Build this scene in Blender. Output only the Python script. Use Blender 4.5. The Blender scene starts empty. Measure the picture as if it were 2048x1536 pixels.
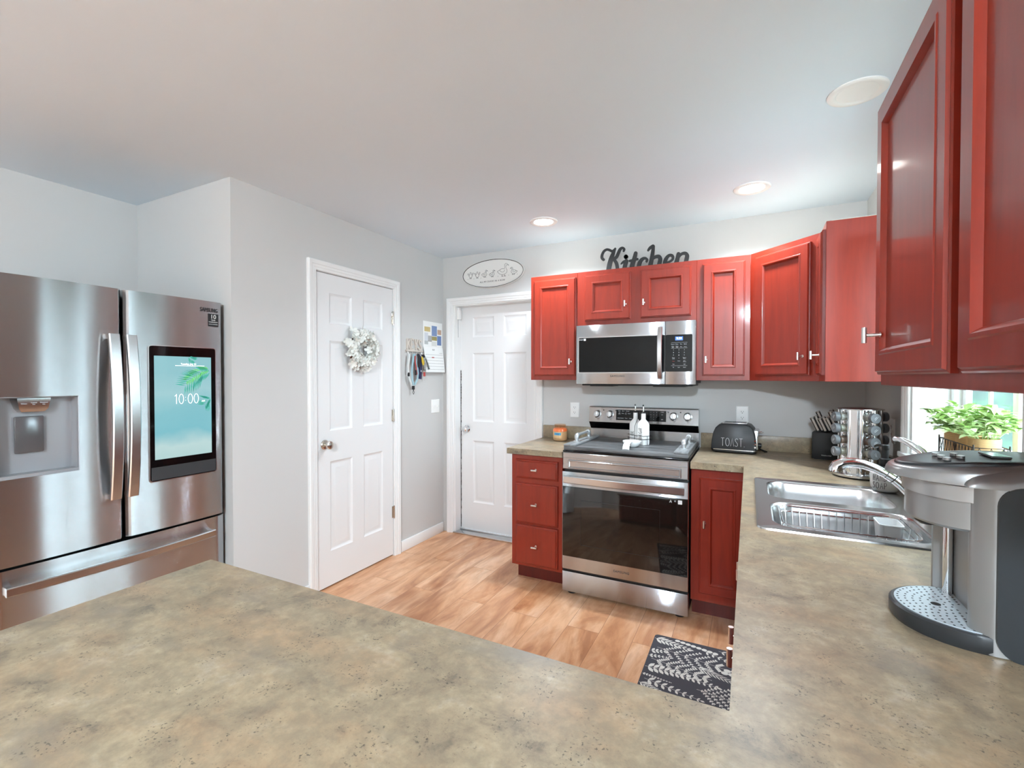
import bpy, bmesh, math, random
from math import pi, sin, cos, radians as R
from mathutils import Matrix, Vector

random.seed(7)
SC = bpy.context.scene
COL = SC.collection

# ------------------------------------------------------------------ camera, sky, exposure
cam_data = bpy.data.cameras.new('camera')
cam_data.sensor_fit = 'HORIZONTAL'
cam_data.sensor_width = 36.0
cam_data.lens = 16.46
cam_data.clip_start = 0.02
cam = bpy.data.objects.new('camera', cam_data)
cam.location = (0, 0, 1.38)
cam.rotation_euler = (R(90 - 0.868), 0, R(26.851))
COL.objects.link(cam)
SC.camera = cam

SC.view_settings.view_transform = 'Standard'
SC.view_settings.look = 'None'
SC.view_settings.gamma = 1.0
SC.view_settings.use_curve_mapping = False
SC.view_settings.exposure = 1.0
SC.cycles.max_bounces = 10
SC.cycles.diffuse_bounces = 6
SC.cycles.glossy_bounces = 5
SC.cycles.transparent_max_bounces = 12
SC.cycles.sample_clamp_indirect = 6.0
SC.cycles.caustics_reflective = False
SC.cycles.caustics_refractive = False

world = bpy.data.worlds.new('sky')
world.use_nodes = True
SC.world = world
bg = world.node_tree.nodes['Background']
bg.inputs['Color'].default_value = (0.74, 0.87, 1.0, 1)
bg.inputs['Strength'].default_value = 9.0


def area_light(name, loc, rot, sx, sy, power, color=(1, 1, 1), portal=False, disk=False, spread=180):
    l = bpy.data.lights.new(name, 'AREA')
    l.shape = 'DISK' if disk else 'RECTANGLE'
    l.size = sx
    if not disk:
        l.size_y = sy
    l.energy = power
    l.color = color
    l.spread = R(spread)
    if portal:
        l.cycles.is_portal = True
    o = bpy.data.objects.new(name, l)
    o.location = loc
    o.rotation_euler = rot
    COL.objects.link(o)
    return o


# sky portals in the window openings (they let the sky in, they give no light of their own)
area_light('sink_window_portal', (0.80, 2.09, 1.575), (0, R(90), 0), 1.05, 0.95, 1, portal=True)
area_light('added_window_portal', (0.80, -2.4, 1.35), (0, R(90), 0), 1.9, 1.0, 1, portal=True)  # sits in the added dining window
# recessed lamps: two lit in the kitchen
for lx, ly, pw in ((-1.249, 2.94, 8), (0.007, 2.945, 8)):
    area_light('recessed_lamp_light', (lx, ly, 2.421), (0, 0, 0), 0.10, 0.10, pw, (0.82, 0.92, 1.0), disk=True, spread=140)


# ------------------------------------------------------------------ materials
def srgb(r, g, b):
    f = lambda c: (c / 255 / 12.92) if c / 255 <= 0.04045 else ((c / 255 + 0.055) / 1.055) ** 2.4
    return (f(r), f(g), f(b), 1)


def mat(name, col, rough=0.5, metal=0.0, spec=0.5, coat=0.0, emit=None, estr=0.0, trans=0.0, ior=1.45):
    m = bpy.data.materials.new(name)
    m.use_nodes = True
    b = m.node_tree.nodes['Principled BSDF']
    b.inputs['Base Color'].default_value = col
    b.inputs['Roughness'].default_value = rough
    b.inputs['Metallic'].default_value = metal
    b.inputs['Specular IOR Level'].default_value = spec
    b.inputs['Coat Weight'].default_value = coat
    b.inputs['Coat Roughness'].default_value = 0.08
    b.inputs['Transmission Weight'].default_value = trans
    b.inputs['IOR'].default_value = ior
    if emit:
        b.inputs['Emission Color'].default_value = emit
        b.inputs['Emission Strength'].default_value = estr
    return m


class N:
    """small node-tree helper"""

    def __init__(s, m):
        s.t = m.node_tree
        s.b = s.t.nodes['Principled BSDF']

    def n(s, typ, **kw):
        x = s.t.nodes.new(typ)
        for k, v in kw.items():
            if k in x.inputs:
                x.inputs[k].default_value = v
            else:
                setattr(x, k, v)
        return x

    def l(s, a, b):
        s.t.links.new(a, b)

    def coords(s, scale, kind='Object', rot=(0, 0, 0)):
        tc = s.n('ShaderNodeTexCoord')
        mp = s.n('ShaderNodeMapping')
        mp.inputs['Scale'].default_value = scale
        mp.inputs['Rotation'].default_value = rot
        s.l(tc.outputs[kind], mp.inputs['Vector'])
        return mp.outputs['Vector']

    def noise(s, vec, scale, detail=4, rough=0.5, dist=0.0):
        x = s.n('ShaderNodeTexNoise')
        x.inputs['Scale'].default_value = scale
        x.inputs['Detail'].default_value = detail
        x.inputs['Roughness'].default_value = rough
        x.inputs['Distortion'].default_value = dist
        s.l(vec, x.inputs['Vector'])
        return x.outputs['Fac']

    def ramp(s, fac, stops):
        r = s.n('ShaderNodeValToRGB')
        e = r.color_ramp.elements
        while len(e) < len(stops):
            e.new(0.5)
        for q, (p, c) in zip(e, stops):
            q.position = p
            q.color = c
        s.l(fac, r.inputs['Fac'])
        return r.outputs['Color']

    def mix(s, fac, a, b, mode='MIX'):
        x = s.n('ShaderNodeMix', data_type='RGBA', blend_type=mode)
        for sock, v in ((x.inputs[0], fac), (x.inputs[6], a), (x.inputs[7], b)):
            if isinstance(v, (int, float, tuple)):
                sock.default_value = v
            else:
                s.l(v, sock)
        return x.outputs[2]

    def bump(s, h, strength=0.1, dist=0.002):
        x = s.n('ShaderNodeBump')
        x.inputs['Strength'].default_value = strength
        x.inputs['Distance'].default_value = dist
        s.l(h, x.inputs['Height'])
        s.l(x.outputs['Normal'], s.b.inputs['Normal'])


def paint(name, col, rough=0.6, bump=0.05, scale=180):
    m = mat(name, col, rough)
    q = N(m)
    v = q.coords((1, 1, 1))
    f = q.noise(v, 2.2, 2)
    c2 = tuple(x * 0.965 for x in col[:3]) + (1,)
    q.l(q.mix(f, col, c2), q.b.inputs['Base Color'])
    q.bump(q.noise(v, scale, 2), bump, 0.001)
    return m


def wood(name, c1, c2, rough=0.36, coat=0.28, axis='z'):
    m = mat(name, c1, rough, coat=coat)
    q = N(m)
    sc = {'z': (14, 14, 1.3), 'x': (1.3, 14, 14), 'y': (14, 1.3, 14)}[axis]
    v = q.coords(sc)
    g = q.noise(v, 2.4, 6, 0.6, 0.6)
    v2 = q.coords(tuple(0.25 * s for s in sc))
    g2 = q.noise(v2, 2.0, 3, 0.5)
    col = q.ramp(g, [(0.30, c2), (0.70, c1)])
    col = q.mix(q.ramp(g2, [(0.35, (0, 0, 0, 1)), (0.75, (0.45, 0.45, 0.45, 1))]), col, c2)
    q.l(col, q.b.inputs['Base Color'])
    q.bump(g, 0.03, 0.001)
    return m


def steel(name, col=(0.53, 0.545, 0.56, 1), rough=0.24, along='y', amount=0.10):
    """brushed stainless: a fine random tilt of the normal across the brushing direction"""
    m = mat(name, col, rough, metal=1.0)
    q = N(m)
    v = q.coords((41231.0, 37171.0, 45113.0))
    wn = q.n('ShaderNodeTexWhiteNoise', noise_dimensions='3D')
    q.l(v, wn.inputs['Vector'])
    sp = q.n('ShaderNodeSeparateXYZ')
    q.l(wn.outputs['Color'], sp.inputs[0])
    s2 = q.n('ShaderNodeMath', operation='ADD')
    q.l(sp.outputs[0], s2.inputs[0])
    q.l(sp.outputs[1], s2.inputs[1])
    su = q.n('ShaderNodeMath', operation='SUBTRACT')
    q.l(s2.outputs[0], su.inputs[0])
    su.inputs[1].default_value = 1.0
    mu = q.n('ShaderNodeMath', operation='MULTIPLY')
    q.l(su.outputs[0], mu.inputs[0])
    mu.inputs[1].default_value = amount
    cx = q.n('ShaderNodeCombineXYZ')
    q.l(mu.outputs[0], cx.inputs[{'y': 'Z', 'x': 'Z', 'z': 'X'}[along]])
    ge = q.n('ShaderNodeNewGeometry')
    ad = q.n('ShaderNodeVectorMath', operation='ADD')
    q.l(ge.outputs['Normal'], ad.inputs[0])
    q.l(cx.outputs[0], ad.inputs[1])
    no = q.n('ShaderNodeVectorMath', operation='NORMALIZE')
    q.l(ad.outputs[0], no.inputs[0])
    q.l(no.outputs[0], q.b.inputs['Normal'])
    return m


def pane_glass(name, tint=(1, 1, 1, 1), gloss=0.08):
    m = bpy.data.materials.new(name)
    m.use_nodes = True
    t = m.node_tree
    out = t.nodes['Material Output']
    t.nodes.remove(t.nodes['Principled BSDF'])
    tr = t.nodes.new('ShaderNodeBsdfTransparent')
    tr.inputs['Color'].default_value = tint
    gl = t.nodes.new('ShaderNodeBsdfGlossy')
    gl.inputs['Roughness'].default_value = 0.02
    fr = t.nodes.new('ShaderNodeFresnel')
    fr.inputs['IOR'].default_value = 1.45
    mx = t.nodes.new('ShaderNodeMixShader')
    ge = t.nodes.new('ShaderNodeNewGeometry')
    ml = t.nodes.new('ShaderNodeMath')
    ml.operation = 'MULTIPLY'
    iv = t.nodes.new('ShaderNodeMath')
    iv.operation = 'SUBTRACT'
    iv.inputs[0].default_value = 1.0
    t.links.new(ge.outputs['Backfacing'], iv.inputs[1])
    t.links.new(fr.outputs[0], ml.inputs[0])
    t.links.new(iv.outputs[0], ml.inputs[1])
    t.links.new(ml.outputs[0], mx.inputs[0])
    t.links.new(tr.outputs[0], mx.inputs[1])
    t.links.new(gl.outputs[0], mx.inputs[2])
    t.links.new(mx.outputs[0], out.inputs['Surface'])
    return m


def laminate():
    m = mat('counter_laminate', srgb(176, 160, 134), 0.34)
    q = N(m)
    v = q.coords((1, 1, 1))
    vs = q.coords((0.55, 1.2, 1), rot=(0, 0, 0.25))
    a = q.noise(v, 12, 8, 0.72, 0.25)
    b = q.noise(vs, 6.5, 5, 0.6, 0.2)
    c = q.noise(v, 34, 7, 0.72)
    d = q.noise(v, 190, 3, 0.6)
    e = q.noise(v, 19, 4, 0.62)
    g = q.noise(vs, 8.5, 6, 0.65, 0.2)
    base = q.ramp(a, [(0.34, srgb(108, 97, 83)), (0.45, srgb(148, 132, 108)), (0.56, srgb(164, 148, 121)), (0.70, srgb(178, 165, 145))])
    base = q.mix(q.ramp(b, [(0.46, (0, 0, 0, 1)), (0.68, (0.6, 0.6, 0.6, 1))]), base, srgb(168, 136, 104))
    base = q.mix(q.ramp(g, [(0.30, (0.75, 0.75, 0.75, 1)), (0.44, (0, 0, 0, 1))]), base, srgb(128, 118, 106))
    base = q.mix(q.ramp(c, [(0.40, (0.55, 0.55, 0.55, 1)), (0.60, (0, 0, 0, 1))]), base, srgb(126, 114, 96))
    mask = q.mix(1.0, q.ramp(d, [(0.575, (0, 0, 0, 1)), (0.63, (1, 1, 1, 1))]), q.ramp(e, [(0.50, (0, 0, 0, 1)), (0.62, (0.85, 0.85, 0.85, 1))]), 'MULTIPLY')
    base = q.mix(mask, base, srgb(70, 63, 55))
    q.l(base, q.b.inputs['Base Color'])
    q.bump(c, 0.03, 0.001)
    return m


def floor_mat():
    m = mat('floor_planks', srgb(205, 155, 110), 0.33)
    q = N(m)
    v = q.coords((1, 1, 1), rot=(0, 0, R(90)))
    br = q.n('ShaderNodeTexBrick')
    br.offset = 0.37
    br.offset_frequency = 2
    br.squash = 1
    br.inputs['Scale'].default_value = 1.0
    br.inputs['Brick Width'].default_value = 1.22
    br.inputs['Row Height'].default_value = 0.178
    br.inputs['Mortar Size'].default_value = 0.0011
    br.inputs['Mortar Smooth'].default_value = 0.3
    br.inputs['Bias'].default_value = 0.0
    br.inputs['Color1'].default_value = (0, 0, 0, 1)
    br.inputs['Color2'].default_value = (1, 1, 1, 1)
    br.inputs['Mortar'].default_value = (0.5, 0.5, 0.5, 1)
    q.l(v, br.inputs['Vector'])
    # grain: stretched along y, shifted per plank
    tc = q.n('ShaderNodeTexCoord')
    sep = q.n('ShaderNodeSeparateXYZ')
    q.l(tc.outputs['Object'], sep.inputs[0])
    bw = q.n('ShaderNodeRGBToBW')
    q.l(br.outputs['Color'], bw.inputs[0])
    mm = q.n('ShaderNodeMath', operation='MULTIPLY')
    q.l(bw.outputs[0], mm.inputs[0])
    mm.inputs[1].default_value = 37.0
    com = q.n('ShaderNodeCombineXYZ')
    sx = q.n('ShaderNodeMath', operation='MULTIPLY'); q.l(sep.outputs[0], sx.inputs[0]); sx.inputs[1].default_value = 5.0
    sy = q.n('ShaderNodeMath', operation='MULTIPLY'); q.l(sep.outputs[1], sy.inputs[0]); sy.inputs[1].default_value = 1.25
    q.l(sx.outputs[0], com.inputs[0]); q.l(sy.outputs[0], com.inputs[1]); q.l(mm.outputs[0], com.inputs[2])
    g = q.noise(com.outputs[0], 1.0, 6, 0.6, 1.2)
    g2 = q.noise(com.outputs[0], 4.0, 5, 0.6, 0.8)
    kn = q.noise(com.outputs[0], 0.9, 3, 0.5, 0.3)
    plank = q.ramp(br.outputs['Color'], [(0.0, srgb(190, 130, 90)), (0.35, srgb(214, 162, 122)), (0.7, srgb(226, 182, 146)), (1.0, srgb(202, 146, 106))])
    grain = q.ramp(g, [(0.33, srgb(150, 88, 54)), (0.44, srgb(200, 142, 100)), (0.55, srgb(222, 174, 136)), (0.69, srgb(238, 204, 174))])
    col = q.mix(0.66, plank, grain)
    col = q.mix(q.ramp(g2, [(0.38, (0.30, 0.30, 0.30, 1)), (0.58, (0, 0, 0, 1))]), col, srgb(166, 106, 68))
    col = q.mix(q.ramp(kn, [(0.30, (0.75, 0.75, 0.75, 1)), (0.42, (0, 0, 0, 1))]), col, srgb(146, 86, 52))
    col = q.mix(br.outputs['Fac'], col, srgb(140, 92, 62))
    q.l(col, q.b.inputs['Base Color'])
    q.bump(g2, 0.04, 0.001)
    return m


M = {}
M['wall'] = paint('wall_paint', srgb(203, 202, 200))
M['ceiling'] = paint('ceiling_paint', srgb(225, 237, 247), 0.7)
M['white'] = paint('white_trim_paint', srgb(236, 236, 235), 0.38, 0.02)
M['door'] = paint('white_door_paint', srgb(232, 232, 232), 0.42, 0.03, 90)
M['floor'] = floor_mat()
M['counter'] = laminate()
M['cherry'] = wood('cherry_wood', srgb(147, 45, 27), srgb(126, 37, 22))
M['pale_bounce_board'] = mat('pale_bounce_board', srgb(214, 206, 192), 0.7)
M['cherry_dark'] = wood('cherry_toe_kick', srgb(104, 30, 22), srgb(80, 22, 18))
M['steel'] = steel('brushed_stainless', rough=0.12, amount=0.55)
M['steel_h'] = steel('brushed_handle_steel', (0.64, 0.645, 0.65, 1), 0.22, amount=0.12)
M['steel_sink'] = steel('sink_steel', (0.66, 0.66, 0.66, 1), 0.25, amount=0.06)
M['chrome'] = mat('chrome', (0.82, 0.82, 0.83, 1), 0.07, 1.0)
M['nickel'] = mat('satin_nickel', (0.68, 0.64, 0.58, 1), 0.24, 1.0)
M['nickel_w'] = mat('pale_nickel', (0.78, 0.76, 0.73, 1), 0.3, 1.0)
M['black'] = mat('black_plastic', srgb(24, 24, 25), 0.4)
M['black_gloss'] = mat('black_glass', srgb(10, 10, 11), 0.06, spec=0.35)
M['oven_glass'] = mat('oven_glass', srgb(26, 22, 19), 0.06, spec=0.7)
M['dark'] = mat('dark_gap', srgb(14, 13, 13), 0.7)
M['charcoal'] = mat('charcoal_metal', srgb(52, 53, 55), 0.42)
M['plate'] = mat('white_plastic', srgb(240, 240, 238), 0.3)
M['ceramic'] = mat('white_ceramic', srgb(238, 238, 236), 0.18, coat=0.4)
M['ink'] = mat('black_ink', srgb(32, 32, 34), 0.6)
M['silver_ink'] = mat('silver_lettering', srgb(226, 226, 228), 0.35)
M['greyprint'] = mat('grey_print', srgb(120, 120, 122), 0.6)
M['paleprint'] = mat('pale_print', srgb(205, 206, 208), 0.5)
M['glass'] = pane_glass('window_glass', (0.93, 0.98, 0.96, 1))
M['jarglass'] = pane_glass('jar_glass', (0.90, 0.92, 0.92, 1))
M['lamp'] = mat('lit_lens', srgb(255, 250, 240), 0.4, emit=(1.0, 0.96, 0.9, 1), estr=6.0)


# ------------------------------------------------------------------ mesh helpers
def new():
    return bmesh.new()


def box(bm, x0, x1, y0, y1, z0, z1, bev=0.0, seg=2, mi=0):
    vs = [bm.verts.new(p) for p in ((x0, y0, z0), (x1, y0, z0), (x1, y1, z0), (x0, y1, z0), (x0, y0, z1), (x1, y0, z1), (x1, y1, z1), (x0, y1, z1))]
    fs = [bm.faces.new([vs[i] for i in f]) for f in ((3, 2, 1, 0), (4, 5, 6, 7), (0, 1, 5, 4), (1, 2, 6, 5), (2, 3, 7, 6), (3, 0, 4, 7))]
    for f in fs:
        f.material_index = mi
    if bev > 0:
        es = list({e for f in fs for e in f.edges})
        r = bmesh.ops.bevel(bm, geom=es, offset=bev, segments=seg, profile=0.5, affect='EDGES')
        for f in r['faces']:
            f.material_index = mi
    return vs


def frame_axes(d):
    d = Vector(d).normalized()
    a = Vector((0, 0, 1)) if abs(d.z) < 0.95 else Vector((1, 0, 0))
    u = d.cross(a).normalized()
    return u, d.cross(u).normalized()


def loft(bm, rings, caps=True, closed=False, mi=0):
    """rings: lists of points with equal length -> skinned surface"""
    rv = [[bm.verts.new(p) for p in r] for r in rings]
    n = len(rv[0])
    pairs = list(zip(rv[:-1], rv[1:])) + ([(rv[-1], rv[0])] if closed else [])
    for a, b in pairs:
        for i in range(n):
            j = (i + 1) % n
            try:
                f = bm.faces.new((a[i], a[j], b[j], b[i]))
                f.material_index = mi
            except ValueError:
                pass
    if caps and not closed:
        for r, rev in ((rv[0], True), (rv[-1], False)):
            try:
                f = bm.faces.new(list(reversed(r)) if rev else r)
                f.material_index = mi
            except ValueError:
                pass
    return rv


def tube(bm, pts, r, seg=8, closed=False, mi=0):
    pts = [Vector(p) for p in pts]
    n = len(pts)
    rs = r if isinstance(r, (list, tuple)) else [r] * n
    rings = []
    u = None
    for i, p in enumerate(pts):
        a = pts[i - 1] if (i > 0 or closed) else pts[i]
        b = pts[(i + 1) % n] if (i < n - 1 or closed) else pts[i]
        d = (b - a)
        if d.length < 1e-9:
            d = Vector((0, 0, 1))
        d.normalize()
        if u is None:
            u, w = frame_axes(d)
        else:
            u = (u - d * u.dot(d))
            if u.length < 1e-6:
                u, _ = frame_axes(d)
            u.normalize()
        w = d.cross(u)
        rings.append([p + (u * cos(2 * pi * k / seg) + w * sin(2 * pi * k / seg)) * rs[i] for k in range(seg)])
    loft(bm, rings, caps=not closed, closed=closed, mi=mi)


def cyl(bm, p0, p1, r0, r1=None, seg=20, mi=0):
    tube(bm, [p0, p1], [r0, r0 if r1 is None else r1], seg, mi=mi)


def lathe(bm, prof, c=(0, 0, 0), seg=32, axis='z', mi=0, caps=True):
    rings = []
    for r, h in prof:
        r = max(r, 1e-4)
        ring = []
        for k in range(seg):
            a = 2 * pi * k / seg
            x, y = r * cos(a), r * sin(a)
            p = {'z': (x, y, h), 'y': (x, h, -y), 'x': (h, x, y)}[axis]
            ring.append((c[0] + p[0], c[1] + p[1], c[2] + p[2]))
        rings.append(ring)
    loft(bm, rings, caps=caps, mi=mi)


def prism(bm, pts, z0, z1, plane='xy', mi=0):
    """polygon extruded; plane 'xy' -> along z, 'xz' -> along y, 'yz' -> along x"""
    f = {'xy': lambda a, b, c: (a, b, c), 'xz': lambda a, b, c: (a, c, b), 'yz': lambda a, b, c: (c, a, b)}[plane]
    loft(bm, [[f(a, b, z0) for a, b in pts], [f(a, b, z1) for a, b in pts]], mi=mi)


def rrect(x0, x1, y0, y1, r, seg=5):
    out = []
    r = min(r, (x1 - x0) / 2 - 1e-5, (y1 - y0) / 2 - 1e-5)
    for cx, cy, a0 in ((x1 - r, y0 + r, -90), (x1 - r, y1 - r, 0), (x0 + r, y1 - r, 90), (x0 + r, y0 + r, 180)):
        for k in range(seg + 1):
            a = R(a0 + 90 * k / seg)
            out.append((cx + r * cos(a), cy + r * sin(a)))
    return out


def ellipse(cx, cy, rx, ry, n=40, a0=0, a1=360):
    full = abs(a1 - a0) >= 360
    m = n if full else n - 1
    return [(cx + rx * cos(R(a0 + (a1 - a0) * k / m)), cy + ry * sin(R(a0 + (a1 - a0) * k / m))) for k in range(n)]


def rings_rect(bm, w, h, rings, x=0, z=0, back=None, mi=0, mi_center=None):
    """nested rectangles in the xz plane, front facing -y. rings: (inset, y)"""
    rr = []
    for ins, y in rings:
        rr.append([(x + ins, y, z + ins), (x + w - ins, y, z + ins), (x + w - ins, y, z + h - ins), (x + ins, y, z + h - ins)])
    rv = loft(bm, rr, caps=False, mi=mi)
    f = bm.faces.new(rv[-1])
    f.material_index = mi if mi_center is None else mi_center
    if back:
        f = bm.faces.new(list(reversed(rv[0])))
        f.material_index = mi
    return rv


def panel_slab(bm, w, h, t, panels):
    """moulded door: panels = (x0,x1,z0,z1) with a sunk moulding and raised field"""
    xs = sorted({0, w} | {p[0] for p in panels} | {p[1] for p in panels})
    zs = sorted({0, h} | {p[2] for p in panels} | {p[3] for p in panels})
    for i in range(len(xs) - 1):
        for j in range(len(zs) - 1):
            cx, cz = (xs[i] + xs[i + 1]) / 2, (zs[j] + zs[j + 1]) / 2
            if any(p[0] < cx < p[1] and p[2] < cz < p[3] for p in panels):
                continue
            vs = [bm.verts.new(p) for p in ((xs[i], 0, zs[j]), (xs[i + 1], 0, zs[j]), (xs[i + 1], 0, zs[j + 1]), (xs[i], 0, zs[j + 1]))]
            bm.faces.new(vs)
    for p in panels:
        rings_rect(bm, p[1] - p[0], p[3] - p[2], [(0, 0), (0.006, 0.004), (0.016, 0.009), (0.022, 0.009), (0.044, 0.002), (0.05, 0.002)], p[0], p[2])
    box(bm, 0, w, 0.0095, t, 0, h)
    for a, b in (((0, 0), (0, h)), ((w, 0), (w, h)), ((0, 0), (w, 0)), ((0, h), (w, h))):
        vs = [bm.verts.new(p) for p in ((a[0], 0, a[1]), (b[0], 0, b[1]), (b[0], 0.0095, b[1]), (a[0], 0.0095, a[1]))]
        bm.faces.new(vs)


def ribbon(bm, pts, widths, y0, y1, mi=0):
    """flat stroke of varying width in the xz plane, with thickness along y and round ends"""
    P = [Vector((p[0], p[1])) for p in pts]
    # densify with Catmull-Rom
    D, W = [], []
    n = len(P)
    ws = widths if isinstance(widths, (list, tuple)) else [widths] * n
    for i in range(n - 1):
        p0, p1, p2, p3 = P[max(i - 1, 0)], P[i], P[i + 1], P[min(i + 2, n - 1)]
        for k in range(6):
            t = k / 6
            D.append(0.5 * ((2 * p1) + (p2 - p0) * t + (2 * p0 - 5 * p1 + 4 * p2 - p3) * t * t + (3 * p1 - p0 - 3 * p2 + p3) * t ** 3))
            W.append(ws[i] * (1 - t) + ws[i + 1] * t)
    D.append(P[-1]); W.append(ws[-1])
    L, Rr = [], []
    for i, p in enumerate(D):
        d = D[min(i + 1, len(D) - 1)] - D[max(i - 1, 0)]
        if d.length < 1e-9:
            d = Vector((1, 0))
        d.normalize()
        nn = Vector((-d.y, d.x))
        L.append(p + nn * W[i] / 2); Rr.append(p - nn * W[i] / 2)
    run = sum((b - a).length for a, b in zip(D, D[1:]))
    for i in range(len(D) - 1 if run > 0.004 else 0):
        q = [L[i], L[i + 1], Rr[i + 1], Rr[i]]
        loft(bm, [[(a.x, y0, a.y) for a in q], [(a.x, y1, a.y) for a in q]], mi=mi)
    for c, w in ((D[0], W[0]), (D[-1], W[-1])):
        e = ellipse(c.x, c.y, w / 2, w / 2, 14)
        prism(bm, e, y0 + 0.0002, y1 - 0.0002, 'xz', mi)


STROKES = {
    'T': [[(0, 1), (.6, 1)], [(.3, 1), (.3, 0)]], 'O': [[(.35 + .33 * cos(a * pi / 8), .5 + .5 * sin(a * pi / 8)) for a in range(17)]],
    'A': [[(0, 0), (.28, 1), (.56, 0)], [(.12, .36), (.44, .36)]], 'a': [[(0, 0), (.28, 1), (.56, 0)]],
    'S': [[(.5, .88), (.38, .98), (.2, .97), (.08, .84), (.1, .68), (.3, .5), (.48, .32), (.46, .12), (.3, .01), (.12, .04), (.02, .14)]],
    'I': [[(.1, 0), (.1, 1)]], 'L': [[(0, 1), (0, 0), (.42, 0)]], 'V': [[(0, 1), (.28, 0), (.56, 1)]],
    'N': [[(0, 0), (0, 1), (.5, 0), (.5, 1)]], 'E': [[(.42, 1), (0, 1), (0, 0), (.42, 0)], [(0, .5), (.36, .5)]],
    'G': [[(.55, .85), (.4, .98), (.2, .96), (.05, .75), (.02, .5), (.05, .22), (.2, .03), (.42, .03), (.55, .2), (.55, .45), (.36, .45)]],
    'R': [[(0, 0), (0, 1), (.3, 1), (.45, .87), (.45, .65), (.3, .52), (0, .52)], [(.22, .52), (.48, 0)]],
    'H': [[(0, 0), (0, 1)], [(.5, 0), (.5, 1)], [(0, .5), (.5, .5)]],
    'D': [[(0, 0), (0, 1), (.22, 1), (.45, .82), (.5, .5), (.45, .18), (.22, 0), (0, 0)]],
    'P': [[(0, 0), (0, 1), (.3, 1), (.45, .87), (.45, .62), (.3, .48), (0, .48)]],
    'K': [[(0, 0), (0, 1)], [(.48, 1), (0, .45)], [(.16, .62), (.5, 0)]], 'Y': [[(0, 1), (.27, .5), (.54, 1)], [(.27, .5), (.27, 0)]],
    '.': [[(.05, .02), (.12, .02)]], '1': [[(.02, .8), (.22, 1), (.22, 0)]], '0': [[(.3 + .28 * cos(a * pi / 8), .5 + .5 * sin(a * pi / 8)) for a in range(17)]], ':': [[(.04, .34), (.1, .34)], [(.04, .66), (.1, .66)]], ' ': []}
ADV = {'I': .2, '.': .2, ':': .16, '1': .3, ' ': .4, 'L': .5, 'E': .5, 'O': .72, 'T': .62}


def stroke_text(bm, s, h, wscale, r, place, gap=0.2):
    """thin hand lettering; place(a, b) maps text coordinates (metres) to a 3-D point"""
    tot = sum(ADV.get(c, .56) + gap for c in s) - gap
    a0 = -tot / 2
    for c in s:
        for st in STROKES[c]:
            tube(bm, [place((a0 + p[0]) * h * wscale, (p[1] - .5) * h) for p in st], r, 6)
        a0 += ADV.get(c, .56) + gap


def font_text(bm, s, size, mtx, depth=0.0006, spacing=1.0, wscale=1.0, mi=0):
    """built-in font; text plane xy is mapped so it reads on a face looking along -y"""
    cu = bpy.data.curves.new('lettering', 'FONT')
    cu.body = s
    cu.size = size
    cu.extrude = depth
    cu.align_x = 'CENTER'
    cu.align_y = 'CENTER'
    cu.space_character = spacing
    cu.resolution_u = 3
    ob = bpy.data.objects.new('lettering', cu)
    COL.objects.link(ob)
    dg = bpy.context.evaluated_depsgraph_get()
    me = bpy.data.meshes.new_from_object(ob.evaluated_get(dg))
    me.transform(mtx @ Matrix.Rotation(pi / 2, 4, 'X') @ Matrix.Diagonal((wscale, 1, 1, 1)))
    n0 = len(bm.faces)
    bm.from_mesh(me)
    bm.faces.ensure_lookup_table()
    for f in bm.faces[n0:]:
        f.material_index = mi
    bpy.data.objects.remove(ob)
    bpy.data.curves.remove(cu)
    bpy.data.meshes.remove(me)


T = Matrix.Translation


def obj(name, bm, m, parent=None, loc=None, rotz=None, smooth=35, label=None, recalc=True):
    if recalc:
        bmesh.ops.recalc_face_normals(bm, faces=bm.faces[:])
    me = bpy.data.meshes.new(name)
    bm.to_mesh(me)
    bm.free()
    for x in (m if isinstance(m, (list, tuple)) else [m]):
        me.materials.append(x)
    if smooth:
        me.shade_smooth()
        me.set_sharp_from_angle(angle=R(smooth))
    o = bpy.data.objects.new(name, me)
    COL.objects.link(o)
    if parent:
        o.parent = parent
    if loc is not None:
        o.location = loc
    if rotz is not None:
        o.rotation_euler = (0, 0, rotz)
    if label:
        o['label'] = label
    return o


def tag(o, label, cat, group=None):
    o['label'] = label
    o['category'] = cat
    if group:
        o['group'] = group
    return o


def thing(name, label, cat, loc=(0, 0, 0), rotz=0.0, group=None):
    o = bpy.data.objects.new(name, None)
    o.empty_display_size = 0.05
    COL.objects.link(o)
    o.location = loc
    o.rotation_euler = (0, 0, rotz)
    return tag(o, label, cat, group)


def struct(o, label=None):
    o['kind'] = 'structure'
    if label:
        o['label'] = label
    return o


def dup(root, loc, label, rot=None):
    r = root.copy()
    COL.objects.link(r)
    r.location = loc
    if rot is not None:
        r.rotation_euler = rot
    r['label'] = label
    for ch in list(root.children):
        c = ch.copy()
        COL.objects.link(c)
        c.parent = r
        for g in ch.children:
            d = g.copy()
            COL.objects.link(d)
            d.parent = c
    return r


def empty_struct(name, loc, rotz, label=None):
    o = bpy.data.objects.new(name, None)
    o.empty_display_size = 0.05
    COL.objects.link(o)
    o.location = loc
    o.rotation_euler = (0, 0, rotz)
    return struct(o, label)


FACE_LEFT = R(-90)   # front looks along -x
FACE_RIGHT = R(90)   # front looks along +x

# ------------------------------------------------------------------ the room shell
XL, XR, YB, YC, XA, YR, ZC = -2.44, 0.622, 3.46, 1.54, -3.36, -3.5, 2.432

bm = new(); box(bm, -3.6, 0.80, -3.7, 3.62, -0.06, 0.0)
struct(obj('floor', bm, M['floor']), 'orange toned wood plank floor')
bm = new(); box(bm, -3.6, 0.80, -3.7, 3.62, ZC, ZC + 0.06)
struct(obj('ceiling', bm, M['ceiling']), 'plain white ceiling')


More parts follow.
